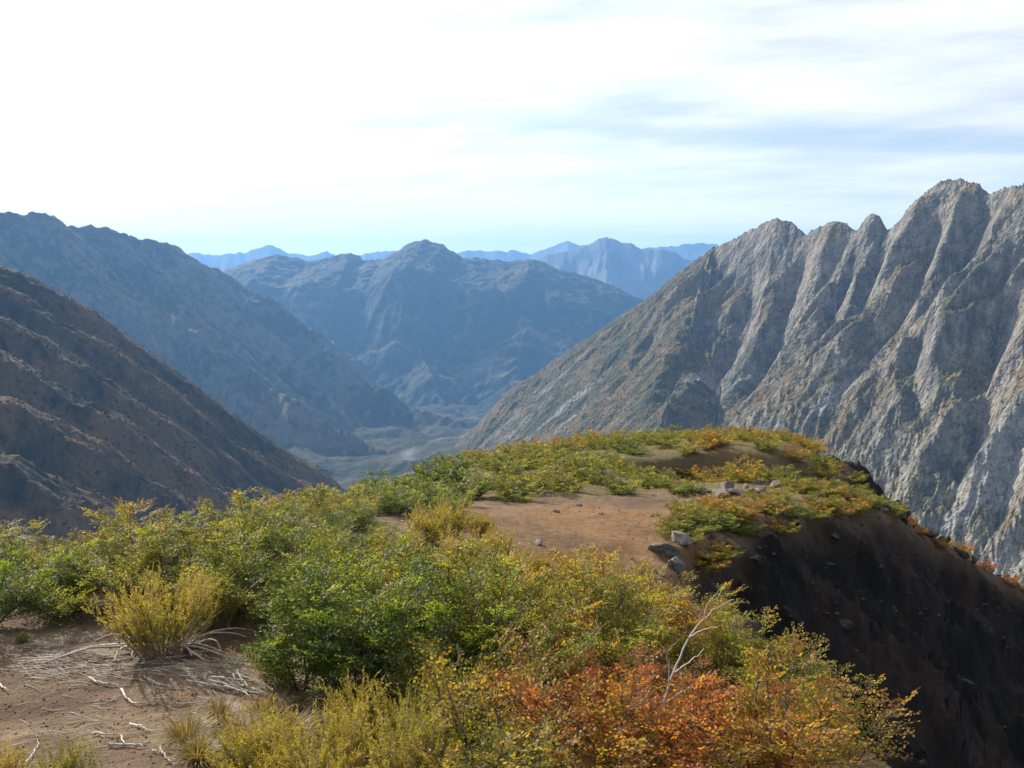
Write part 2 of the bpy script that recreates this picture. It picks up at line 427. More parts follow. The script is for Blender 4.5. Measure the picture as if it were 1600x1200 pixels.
def build_hill():
    """brown spur-ribbed hill close by on the sun side"""
    ax = Axis((-800, 1210), (-250, 1480), [(-500, 290), (-250, 330), (-100, 385), (0, 416), (40, 428), (62, 438), (110, 468), (150, 492), (200, 528), (260, 568), (300, 598), (350, 638), (400, 672), (450, 706), (490, 728), (515, 746), (600, 815), (700, 900)], 12)
    def base(X, Y):
        s, d = ax.sd(X, Y)
        z = ax.z(s)
        q = -d + 26 * perlin(s / 210, d / 300, 3)
        # en echelon spurs, each parallel to the skyline one
        ph = q / 118.0; k = np.floor(ph); f = ph - k
        st = 30 * k + np.interp(f, [0, .12, .36, .46, .74, .84, 1.0], [0, 1, 6, 16, 52, 52, 30])     # lit tops, steep flanks, gullies
        return z - np.where(q > 0, st * sstep(q, -20, 60), -q * .8)
    X, Y = polar(-230, 640, 430, 560, 1750, 400)
    z, gx, gy = grad(base, X, Y, 3.0)
    s, d = ax.sd(X, Y); fade = sstep(np.abs(d), 0, 70) * .92 + .08
    e1 = erosion(X, Y, gx, gy, 1 / 150, 5, 1.2, 1.3, .52, 13)
    n3 = np.abs(perlin(X / 6.5, Y / 6.5, 5)) + .6 * np.abs(perlin(X / 3.1, Y / 3.1, 6)); n1 = fbm(X / 90, Y / 90, 5, 2)
    Z = z + fade * (13 * e1 + 10 * n1) + 2.6 * n3
    up = grid_up(X, Y, Z); n2 = fbm(X / 14, Y / 14, 4, 9)
    c = mixc(np.array([.022, .02, .011]), np.array([.125, .076, .031]), sstep(n1 * .9 + n2 * .6 + .2, -.5, .7))
    c = mixc(c, [.024, .028, .013], sstep(n2 - n1 * .5 + n3, .55, 1.2) * .8)
    c = mixc(c, [.085, .08, .074], sstep(.70 - up + .1 * n2, 0, .16) * .35)
    hillside_scrub(X, Y, Z, .15 + sstep(n1 + n2, -.4, .7), 15000, .7, 2.4, [(.022, .026, .012), (.16, .095, .035)], M_PLANT, 'olive and russet bushes speckling the brown hillside', 2)
    terrain('grassy_hill', X, Y, Z, c, M_HILL, 'near brown hillside ribbed with sunlit grassy spurs and dark gullies', None)


def build_shaded():
    a = Axis((-1948, 3000), (-1411, 4300), [(-500, 300), (-200, 312), (0, 329), (30, 332), (60, 331), (85, 338), (105, 353), (140, 351), (165, 353), (190, 364), (215, 370), (245, 376), (275, 384), (292, 400), (320, 414), (345, 425), (420, 470), (520, 600), (640, 800)])
    b = Axis((-1411, 4300), (-160, 3650), [(250, 405), (345, 425), (385, 452), (415, 462), (445, 492), (480, 512), (505, 545), (535, 556), (570, 598), (600, 606), (640, 634), (690, 650), (745, 664), (830, 690), (1000, 800)], 30)
    c_ = Axis((-1300, 3300), (-330, 2760), [(200, 470), (300, 520), (400, 590), (480, 645), (560, 690), (640, 722), (700, 745), (800, 800)], 60)
    def base(X, Y):
        s, d = a.sd(X, Y); s2, d2 = b.sd(X, Y); s3, d3 = c_.sd(X, Y)
        w = sstep(-d, 60, 600)
        z1 = a.z(s) * (1 - w) + a.zw(s) * w - np.where(d < 0, -d * .78, d * .8)
        z2 = b.z(s2) - np.where(d2 < 0, -d2 * .58, d2 * .62)
        z3 = c_.z(s3) - np.where(d3 < 0, -d3 * .62, d3 * .62)
        return smax(smax(z1, z2, 60), z3, 60)
    X, Y = polar(-160, 900, 440, 1950, 4900, 300)
    z, gx, gy = grad(base, X, Y, 8.0)
    s, d = a.sd(X, Y); s2, d2 = b.sd(X, Y)
    fade = np.minimum(sstep(np.abs(d), 0, 160) * .9 + .1, sstep(np.abs(d2), 0, 160) * .6 + .4)
    e1 = erosion(X, Y, gx, gy, 1 / 420, 5, 1.2, 1.4, .52, 23)
    e2 = erosion(X, Y, gx, gy, 1 / 110, 3, 1.0, 1.2, .55, 28)
    n1 = fbm(X / 260, Y / 260, 5, 12); n2 = fbm(X / 35, Y / 35, 4, 19)
    fade = fade * (.08 + .92 * sstep(z, -650, -470))
    Z = z + fade * (62 * e1 + 18 * e2 + 10 * n1) + 5 * n2 * (.3 + .7 * fade) + 9 * (ridged(X / 75, Y / 75, 4, 81) - 1.1)
    up = grid_up(X, Y, Z)
    c = mixc(np.array([.03, .036, .018]), np.array([.08, .065, .032]), sstep(n1 + .6 * n2, -.5, .7))
    c = mixc(c, [.14, .14, .13], sstep(.74 - up + .12 * n2 + .1 * n1, 0, .16) * .5)
    terrain('shaded_mountain', X, Y, Z, c, M_HILL, 'big blue shaded mountain behind the brown hill, sloping down to the valley', None)


def build_middle():
    a = Axis((-2500, 6700), (1700, 6500), [(100, 440), (250, 432), (345, 424), (380, 412), (410, 402), (436, 397), (460, 402), (480, 408), (500, 406), (530, 399), (548, 395), (562, 400), (566, 407), (600, 405), (618, 392), (640, 380), (662, 374),
                                           (690, 382), (706, 390), (722, 402), (760, 404), (800, 408), (828, 404), (850, 412), (880, 422), (920, 432), (960, 450), (1000, 470), (1080, 520), (1200, 600)])
    def spur(X, Y, p0, p1, slope):
        p0 = np.array(p0); p1 = np.array(p1); e = (p1 - p0)[:2]; L = np.linalg.norm(e); e = e / L
        x = X - p0[0]; y = Y - p0[1]; t = np.clip((x * e[0] + y * e[1]) / L, 0, 1)
        dd = np.hypot(x - t * L * e[0], y - t * L * e[1]); return p0[2] + (p1[2] - p0[2]) * t - dd * slope
    S = [(at(440, 408, 6600), at(600, 640, 4700), .5), (at(600, 420, 6500), at(700, 640, 4700), .42), (at(840, 415, 6560), at(800, 600, 4900), .42), (at(930, 440, 6540), at(860, 620, 4800), .42)]
    def base(X, Y):
        s, d = a.sd(X, Y)
        q = np.maximum(-d, 0)
        z = a.z(s) - np.where(d < 0, np.where(q < 700, q * .30, 210 + (q - 700) * .85), d * .5)
        for p0, p1, sl in S: z = smax(z, spur(X, Y, p0, p1, sl), 80)
        return z
    X, Y = polar(250, 1120, 400, 4200, 7500, 250)
    z, gx, gy = grad(base, X, Y, 12.0)
    s, d = a.sd(X, Y); fade = sstep(np.abs(d), 0, 250) * .94 + .06
    e1 = erosion(X, Y, gx, gy, 1 / 620, 5, 1.2, 1.4, .52, 43); n1 = fbm(X / 400, Y / 400, 5, 42); n2 = fbm(X / 60, Y / 60, 4, 49)
    Z = z + fade * (40 * e1 + 34 * n1) + 7 * n2 + 10 * (ridged(X / 130, Y / 130, 4, 82) - 1.1)
    up = grid_up(X, Y, Z)
    c = mixc(np.array([.02, .026, .013]), np.array([.085, .066, .03]), sstep(n1 + .5 * n2 + (up - .85) * 3, -.3, .8))
    c = mixc(c, [.11, .105, .095], sstep(.70 - up + .12 * n2, 0, .14) * .3)
    terrain('valley_head_mountain', X, Y, Z, c, M_FAR, 'hazy blue mountain with a rounded central summit closing the valley', None)


def build_range(name, trace, r0, depth, label, seed, px0, px1, nc, slope=.5):
    ps = np.array([p for p, _ in trace], float); ys = np.array([q for _, q in trace], float)
    X, Y = polar(px0, px1, nc, r0 - depth, r0 + depth * .6, 90)
    px = X / Y * FPX + 800; py = np.interp(px, ps, ys)
    jag = 3.2 * fbm(px / 16, px * 0, 4, seed)
    u = (600 - (py + jag)) / FPX; c, s = math.cos(PITCH), math.sin(PITCH)
    zc = (-s + c * u) / (c + s * u) * r0 * np.cos(np.arctan((px - 800) / FPX))
    r = np.hypot(X, Y); d = r0 + .25 * depth * perlin(px / 90, px * 0 + 3, seed) * 0 - r
    zb = zc - np.abs(d) * slope
    g = np.stack(np.gradient(zb), 0)
    e1 = erosion(X, Y, X / r * -slope + 0 * X, Y / r * -slope, 1 / (depth * .28), 4, 1.2, 1.4, .55, seed)
    fade = sstep(np.abs(d), 0, depth * .25)
    Z = zb + fade * depth * .075 * e1
    n = fbm(X / 900, Y / 900, 4, seed + 3)
    c = mixc(np.array([.05, .05, .04]), np.array([.12, .11, .095]), sstep(n, -.6, .6))
    terrain(name, X, Y, Z, c, M_FAR, label, None)


def build_far():
    build_range('distant_peak', [(700, 470), (780, 440), (830, 410), (850, 398), (880, 392), (900, 388), (925, 376), (945, 369), (962, 374), (980, 380), (1000, 386), (1030, 388), (1048, 392), (1080, 408), (1130, 440), (1250, 500)],
                10500, 2600, 'pale blue serrated peak beyond the valley head, beside the granite spur', 61, 690, 1260, 300)
    build_range('distant_range', [(100, 420), (200, 410), (290, 400), (305, 393), (325, 396), (350, 398), (390, 393), (410, 385), (430, 382), (450, 392), (475, 398), (500, 397), (515, 391), (530, 398), (570, 396), (600, 391), (640, 393), (700, 397), (725, 392), (745, 390), (775, 393), (800, 389),
                (830, 397), (860, 385), (885, 375), (910, 383), (960, 388), (1000, 387), (1050, 384), (1085, 378), (1110, 381), (1140, 388), (1250, 395), (1400, 400)],
                15500, 3000, 'faint pale blue skyline range, farthest of all the mountains', 71, 60, 1420, 420)


def build_floor():
    th = np.sort(np.concatenate([np.linspace(0, 2 * np.pi, 160, endpoint=False), np.linspace(-.32, .05, 180) % (2 * np.pi)])); rr = np.concatenate([np.geomspace(150, 2000, 30), np.linspace(2020, 5200, 200), np.geomspace(5300, 16500, 30)])
    X = rr[:, None] * np.sin(th)[None, :]; Y = rr[:, None] * np.cos(th)[None, :]
    r = np.hypot(X, Y)
    Z = -560 - .085 * np.clip(Y - 2500, 0, 2600) + 48 * fbm(X / 380, Y / 380, 6, 90) - 120 * sstep(r, 9000, 14000)
    n = fbm(X / 140, Y / 140, 4, 91)
    c = mixc(np.array([.022, .027, .012]), np.array([.06, .05, .024]), sstep(n, -.4, .6))
    bed = np.exp(-((X + 330 - .10 * (Y - 2500) + 60 * np.sin(Y / 210)) / 24) ** 2)
    c = mixc(c, [.15, .145, .135], np.clip(bed * .7, 0, 1) * sstep(n, -.5, .2))
    terrain('valley_floor', X, Y, Z, c, M_FAR, 'valley floor with a pale braided riverbed', None, closed=True)


build_granite(); build_hill(); build_shaded(); build_middle(); build_far(); build_floor()

# ------------------------------------------------------------------ the ridge in front
# points of the ridge top: (px, py, forward distance) as seen, turned into places
TOP = [at(*q) for q in [(100, 1190, 8.0), (250, 1010, 11.4), (-150, 1190, 8.3), (-250, 1000, 11.5), (480, 1110, 9.6), (800, 1200, 7.7), (800, 1080, 10.2), (1000, 1200, 7.7), (1330, 1200, 7.9), (1130, 1120, 9.8),
       (20, 985, 12.4), (300, 930, 14.5), (600, 950, 14.5), (430, 880, 18), (560, 850, 22), (700, 850, 24), (1000, 920, 18.5), (860, 890, 25), (930, 850, 29), (880, 810, 35), (1000, 790, 41), (1050, 870, 29.5), (760, 800, 33),
       (1100, 815, 35), (1200, 790, 40.5), (1340, 775, 46.5), (1480, 858, 47.5), (1600, 926, 48.5), (1750, 1030, 49), (1150, 762, 48), (1020, 765, 49), (900, 765, 48), (640, 790, 38), (700, 745, 52), (560, 795, 34),
       (780, 730, 60), (900, 712, 68), (1000, 705, 72), (1000, 690, 82), (1120, 690, 80), (1200, 742, 58), (1100, 735, 62), (1190, 705, 68), (1260, 702, 70), (1290, 730, 69), (1150, 680, 90), (880, 700, 80), (740, 735, 66)]]
TOP += [np.array(q) for q in [(0, 0, -1.75), (0, 3.5, -2.9), (-6, 0, -2.4), (6, 0, -2.4), (0, -12, -1.5), (-12, 0, -3.2), (25, 110, -24), (0, 100, -24)]]
TOP = np.array(TOP)
LIP = [(6.5, -12, 1.0), (3.4, 2, 1.1), (3.0, 7, 1.3), (3.2, 10, 1.3), (3.2, 15, 1.3), (3.1, 20, 1.25), (3.6, 25, 1.2), (4.9, 29.5, 1.1), (7.0, 33, 1.05), (11.5, 38.8, 1.1), (18, 45, 1.15), (23, 46.5, 1.15), (28, 47.5, 1.15), (36, 49, 1.1),
       (36, 51, 1.0), (26, 52.5, 1.0), (20, 57, .9), (21.5, 63, .9), (25, 67, .9), (27, 72, .9), (28, 88, .8), (20, 98, .7), (8, 96, .7), (0, 84, .7), (-5, 66, .7), (-7.6, 44, .7), (-7.6, 30, .7), (-7.2, 22, .7), (-9.5, 17.5, .7), (-14, 14.5, .7), (-24, 12, .7), (-24, -12, .5)]
LIP = np.array(LIP)


def _tps_fit(P):
    n = len(P); r = np.hypot(P[:, None, 0] - P[None, :, 0], P[:, None, 1] - P[None, :, 1])
    K = r * r * np.log(r + 1e-9) + np.eye(n) * 2.0
    A = np.zeros((n + 3, n + 3)); A[:n, :n] = K; A[:n, n] = 1; A[:n, n + 1:] = P[:, :2]; A[n, :n] = 1; A[n + 1:, :n] = P[:, :2].T
    return np.linalg.solve(A, np.concatenate([P[:, 2], [0, 0, 0]]))


_W = _tps_fit(TOP)


def top_z(x, y):
    z = _W[-3] + _W[-2] * x + _W[-1] * y
    for (a, b, _), w in zip(TOP, _W[:-3]):
        r2 = (x - a) ** 2 + (y - b) ** 2 + 1e-9; z = z + w * r2 * .5 * np.log(r2)
    return z


_LZ = top_z(LIP[:, 0], LIP[:, 1])


def lip_info(x, y):
    """signed distance outside the ridge top, with lip height and steepness there"""
    inside = np.zeros(np.shape(x), bool); dm = np.full(np.shape(x), 1e9); wz = 0; ws = 0; ww = 0
    n = len(LIP)
    for i in range(n):
        ax, ay, s0 = LIP[i]; bx, by, s1 = LIP[(i + 1) % n]; ex, ey = bx - ax, by - ay
        t = np.clip(((x - ax) * ex + (y - ay) * ey) / (ex * ex + ey * ey), 0, 1)
        d = np.hypot(x - ax - t * ex, y - ay - t * ey); dm = np.minimum(dm, d)
        w = 1 / (d ** 4 + 1e-3); ww = ww + w
        wz = wz + w * (_LZ[i] * (1 - t) + _LZ[(i + 1) % n] * t); ws = ws + w * (s0 * (1 - t) + s1 * t)
        cr = ((ay > y) != (by > y)) & (x < ex * (y - ay) / (ey if abs(ey) > 1e-9 else 1e-9) + ax)
        inside ^= cr
    return np.where(inside, -dm, dm), wz / ww, ws / ww


def ground_z(x, y, full=False):
    x = np.asarray(x, float); y = np.asarray(y, float)
    wx = x + .5 * perlin(x / 3.1, y / 3.1, 201) + .18 * perlin(x / .9, y / .9, 202); wy = y + .5 * perlin(x / 3.1 + 9, y / 3.1, 203)
    d, lz, sl = lip_info(wx, wy)
    o = np.maximum(d, 0)
    tz = np.where(d < 0, top_z(x, y), lz)
    blend = sstep(d, -1.6, 0)
    tz = top_z(np.where(d < 0, x, 0), np.where(d < 0, y, 10)) * (1 - blend) + lz * blend
    tz = tz - 2.3 * (1 - sstep(y - 66 - .8 * np.sin(x / 2.1), -.5, 1.5)) * sstep(x, 6, 11) * sstep(y, 51, 59)
    drop = sl * (np.sqrt(o * o + .5) - .707) * np.where(o > 120, (120 + (o - 120) * .6) / np.maximum(o, 1), 1)
    z = tz - drop
    face = sstep(o, .3, 2.5)
    z = z + .12 * fbm(x / 2.6, y / 2.6, 3, 211) * (1 + 2.2 * face) + .022 * fbm(x / .38, y / .38, 3, 212) * (1 + 3 * face)
    z = z + face * (.35 + .65 * sstep(x, 0, 3)) * (1.3 * (ridged(x / 4.2 + .3 * z, y / 4.2, 5, 215, .58) - 1.0))
    tang = x * .64 + y * .77 + .8 * perlin(x / 3, y / 3, 218)
    z = z + face * sstep(x, 0, 3) * (.45 * (ridged(tang / 1.9, (x * .77 - y * .64) / 9, 3, 219) - 1.0) + .10 * fbm(x / .8, y / .8, 3, 216))
    return (z, d) if full else z


def build_ground():
    tin = np.arctan(np.linspace(-.66, .66, 640)); rest = np.linspace(tin[-1], 2 * np.pi + tin[0], 62)[1:-1]
    th = np.concatenate([tin, rest]); rr = np.concatenate([np.geomspace(.05, 6, 46)[:-1], np.geomspace(6, 130, 360)[:-1], np.geomspace(130, 700, 30)])
    X = rr[:, None] * np.sin(th)[None, :]; Y = rr[:, None] * np.cos(th)[None, :]
    Z, d = ground_z(X, Y, True)
    n1 = fbm(X / 4, Y / 4, 4, 220); n2 = fbm(X / .7, Y / .7, 4, 221)
    c = mixc(np.array([.105, .068, .042]), np.array([.185, .127, .08]), sstep(n1 + .6 * n2, -.6, .8))          # brown grit
    red = np.exp(-(((X - 3.6) / 4.5) ** 2 + ((Y - 33) / 9) ** 2) ** 2)
    c = mixc(c, [.19, .103, .046], np.clip(red * (.85 + .5 * n1), 0, 1))                                     # oxidised saddle
    pale = np.exp(-(((X + 5) / 3.2) ** 2 + ((Y - 11.8) / 1.3) ** 2)) * sstep(n2 + n1, -.4, .5)
    c = mixc(c, [.25, .215, .17], pale * .6)                                                                # twig litter
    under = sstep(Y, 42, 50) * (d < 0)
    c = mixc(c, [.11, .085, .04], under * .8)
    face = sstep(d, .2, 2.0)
    fc = mixc(np.array([.010, .008, .007]), np.array([.030, .021, .016]), sstep(n1 + .7 * n2, -.5, .9))  # dark brown flank soil, blackened further: the gully's shade is put into the colour
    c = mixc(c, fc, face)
    terrain('ground', X, Y, Z, c, M_SOIL, 'brown gritty ridge top and its shade-darkened eroded flank', None, closed=True)


build_ground()


def hit(px, py, y0=3.0, y1=110.0):
    """where the sight line through a pixel meets the ridge"""
    r = ray(px, py); Y = np.geomspace(y0, y1, 500); z = ground_z(r[0] * Y, Y); f = r[2] * Y - z
    k = np.argmax(f < 0)
    if not f[k] < 0: return None
    t = f[k - 1] / (f[k - 1] - f[k]) if k else 0
    y = Y[k - 1] + (Y[k] - Y[k - 1]) * t
    return np.array([r[0] * y, y, float(ground_z(r[0] * y, y))])


# ------------------------------------------------------------------ plants
class Tubes:
    def __init__(s): s.v = []; s.f = []; s.n = 0
    def add(s, pts, r0, r1, sides=4):
        pts = np.asarray(pts, float); n = len(pts)
        t = np.gradient(pts, axis=0); t /= np.linalg.norm(t, axis=1)[:, None] + 1e-9
        ref = np.array([0, 0, 1.]) if abs(t[0, 2]) < .8 else np.array([1., 0, 0])
        a = np.cross(t, ref); a /= np.linalg.norm(a, axis=1)[:, None] + 1e-9; b = np.cross(t, a)
        rad = np.linspace(r0, r1, n)[:, None]
        ring = np.stack([pts + rad * (a * math.cos(k) + b * math.sin(k)) for k in np.arange(sides) * 2 * math.pi / sides], 1)
        s.v.append(ring.reshape(-1, 3)); s.f.append(grid_faces(n, sides, True) + s.n); s.n += n * sides
    def mesh(s, name, mat): return mesh_np(name, np.concatenate(s.v), np.concatenate(s.f), mat)


class Leaves:
    def __init__(s): s.c = []; s.a = []; s.b = []; s.l = []; s.w = []; s.k = []
    def add(s, c, a, b, l, w, k):
        n = len(c); s.c.append(c); s.a.append(a); s.b.append(b); s.l.append(np.broadcast_to(l, n)); s.w.append(np.broadcast_to(w, n)); s.k.append(k)
    def mesh(s, name, mat):
        c, a, b = (np.concatenate(q) for q in (s.c, s.a, s.b)); l = np.concatenate(s.l)[:, None]; w = np.concatenate(s.w)[:, None]; k = np.concatenate(s.k)
        a = a / np.linalg.norm(a, axis=1)[:, None]; b = b - a * (a * b).sum(1)[:, None]; b = b / (np.linalg.norm(b, axis=1)[:, None] + 1e-9)
        v = np.stack([c, c + a * l * .45 + b * w, c + a * l, c + a * l * .45 - b * w], 1).reshape(-1, 3)
        f = np.arange(len(v)).reshape(-1, 4)
        k4 = np.repeat(np.concatenate([k, np.ones((len(k), 1))], 1), 4, 0)
        return mesh_np(name, v, f, mat, False, {'leaf': k4})


def unit(v): return v / (np.linalg.norm(v) + 1e-9)


def beech(seed, H, spread, nst, lsize=.042, coarse=1.0):
    """many-stemmed southern beech scrub: arching stems, flat layered sprays of small leaves"""
    rng = np.random.default_rng(seed); T = Tubes(); Lf = Leaves()
    for i in range(nst):
        az = 2 * math.pi * (i + rng.uniform(-.3, .3)) / nst; tilt = R(rng.uniform(6, spread)); L = H * rng.uniform(.72, 1.08)
        d = np.array([math.sin(az) * math.sin(tilt), math.cos(az) * math.sin(tilt), math.cos(tilt)])
        p = np.array([math.sin(az), math.cos(az), 0]) * rng.uniform(.02, .14) + np.array([0, 0, -.06]); P = [p]
        for q in range(8):
            d = unit(d + rng.normal(0, .10, 3) + np.array([0, 0, .05])); p = p + d * L / 8; P.append(p)
        P = np.array(P); T.add(P, .017 * H / 1.6, .004, 4)
        nb = 15
        for j in range(nb):
            t = .16 + .84 * (j + rng.uniform(0, .8)) / nb; t = min(t, 1.0)
            o = np.array([np.interp(t * 8, range(9), P[:, k]) for k in range(3)])
            baz = az + rng.choice([-1, 1]) * rng.uniform(.3, 1.7) if rng.random() < .8 else rng.uniform(0, 6.28)
            el = R(rng.uniform(2, 38)) + t * .25
            bd = np.array([math.sin(baz) * math.cos(el), math.cos(baz) * math.cos(el), math.sin(el)])
            BL = H * .36 * (1.1 - .62 * t) * rng.uniform(.6, 1.25)
            n = 5; B = [o]; dd = bd
            for q in range(n): dd = unit(dd + rng.normal(0, .09, 3)); B.append(B[-1] + dd * BL / n)
            B = np.array(B); T.add(B, .0065, .0018, 3)
            side = unit(np.cross(dd, [0, 0, 1])); upv = np.cross(side, dd)
            nt = max(4, int(BL / (.042 * coarse)))
            for q in range(nt):
                u = (q + .6) / nt; to = np.array([np.interp(u * n, range(n + 1), B[:, k]) for k in range(3)])
                sg = 1 if q % 2 else -1
                td = unit(dd * rng.uniform(.5, .9) + side * sg * rng.uniform(.5, 1) + upv * rng.normal(.05, .2))
                TL = (.09 + .13 * (1 - abs(u - .35))) * rng.uniform(.6, 1.2) * (H / 1.6) ** .5
                if q == nt - 1: td = dd
                T.add([to, to + td * TL], .0016, .0008, 3)
                m = max(3, int(TL / (.017 * coarse))); w = (np.arange(m) + .5) / m
                c = to + td * TL * w[:, None] + rng.normal(0, .006, (m, 3))
                s2 = unit(np.cross(td, upv)); alt = np.where(np.arange(m) % 2, 1, -1)[:, None]
                a = td * .55 + s2 * alt + rng.normal(0, .28, (m, 3)); b = np.cross(a, upv + rng.normal(0, .45, (m, 3)))
                hgt = np.clip(c[:, 2] / (H * 1.1), 0, 1)
                kk = np.stack([rng.random(m), np.full(m, .0) + .55 * hgt + .45 * t * u + .12 * rng.normal(), rng.random(m)], 1)
                Lf.add(c, a, b, lsize * rng.uniform(.7, 1.2, m), lsize * .33, np.clip(kk, 0, 1))
    return T.mesh('stems', M_BARK), Lf.mesh('foliage', M_BEECH)


def broom(seed, H, spread, nst, lean=(0, 0)):
    """broom-like bush: crowded upright wands set with narrow leaves over bare grey bases"""
    rng = np.random.default_rng(seed); T = Tubes(); Lf = Leaves()
    for i in range(nst):
        az = rng.uniform(0, 6.283); tilt = R(spread) * math.sqrt(rng.random()); L = H * rng.uniform(.55, 1.1) * (1 - .15 * tilt)
        d = np.array([math.sin(az) * math.sin(tilt) + lean[0], math.cos(az) * math.sin(tilt) + lean[1], math.cos(tilt)])
        p = np.array([math.sin(az), math.cos(az), 0]) * rng.uniform(0, .22) * H + np.array([0, 0, -.05]); P = [p]; d = unit(d)
        for q in range(6): d = unit(d + rng.normal(0, .07, 3) + np.array([0, 0, .11])); P.append(P[-1] + d * L / 6)
        P = np.array(P); T.add(P, .007, .002, 3)
        for br in range(5):
            t0 = rng.uniform(.3, .85) if br else .32
            if br:
                o = np.array([np.interp(t0 * 6, range(7), P[:, k]) for k in range(3)])
                e = o + unit(d + rng.normal(0, .38, 3)) * L * rng.uniform(.16, .34); Q = np.array([o, e]); T.add(Q, .003, .0012, 3)
            else: Q = np.array([P[2], P[3], P[4], P[5], P[6]])
            m = 46 if not br else 30; w = np.linspace(0, len(Q) - 1, m)
            c = np.stack([np.interp(w, range(len(Q)), Q[:, k]) for k in range(3)], 1); ax = unit(Q[-1] - Q[0])
            a = ax * .95 + rng.normal(0, .5, (m, 3)); b = rng.normal(0, 1, (m, 3))
            kk = np.stack([rng.random(m), np.clip(c[:, 2] / H, 0, 1), rng.random(m)], 1)
            Lf.add(c, a, b, .036 * rng.uniform(.7, 1.3, m), .0045, kk)
    return T.mesh('stems', M_TWIG), Lf.mesh('foliage', M_BROOM)


def tussock(seed, H, n):
    rng = np.random.default_rng(seed); V = []; F = []; K = []; k = 0
    for i in range(n):
        az = rng.uniform(0, 6.283); ti = R(60) * math.sqrt(rng.random()); L = H * rng.uniform(.5, 1.1)
        o = np.array([math.sin(az), math.cos(az), 0]) * rng.uniform(0, .3) * H; d = np.array([math.sin(az) * math.sin(ti), math.cos(az) * math.sin(ti), math.cos(ti)])
        s = unit(np.cross(d, [0, 0, 1]) + 1e-6) * .004; m = o + d * L * .55; e = m + unit(d + np.array([0, 0, -.55])) * L * .45
        V += [o - s, o + s, m - s * .8, m + s * .8, e]; F += [(k, k + 1, k + 3, k + 2), (k + 2, k + 3, k + 4, k + 4)]; k += 5
        c = [rng.random(), rng.random(), rng.random(), 1]; K += [c] * 5
    me = bpy.data.meshes.new('blades'); me.from_pydata([tuple(v) for v in V], [], [f if f[2] != f[3] else f[:3] for f in F])
    a = me.attributes.new('leaf', 'FLOAT_COLOR', 'POINT'); a.data.foreach_set('color', np.array(K, np.float32).ravel()); me.materials.append(M_GRASS)
    return me


BEECH = [beech(11, 1.6, 52, 9), beech(12, 1.7, 42, 8), beech(13, 1.35, 62, 10), beech(14, 1.9, 36, 8), beech(15, 1.0, 70, 9, .036)]
BEECH_FAR = [beech(41, 1.6, 52, 9, .10, 2.0), beech(42, 1.5, 60, 9, .095, 2.0), beech(43, 1.25, 66, 10, .09, 2.0)]
BROOM = [broom(21, .95, 50, 90), broom(22, .85, 38, 80), broom(23, .8, 55, 80, (.35, -.1))]
TUSS = [tussock(31, .3, 420), tussock(32, .38, 380)]


def plant(name, meshes, loc, scale, rz, autumn, label, cat, group, sz=1.0):
    e = tag(link(bpy.data.objects.new(name, None)), label, cat, group)
    e.empty_display_size = .2; e.location = loc; e.rotation_euler = (0, 0, rz); e.scale = (scale, scale, scale * sz)
    for me in meshes:
        o = link(bpy.data.objects.new(me.name.split('.')[0], me), e)
        if me.name.startswith(('foliage', 'blades')): o['autumn'] = float(autumn); o['kind'] = 'stuff'
    return e


rnd = random.Random(5)
NEAR = 'beech shrubs of the near thicket'
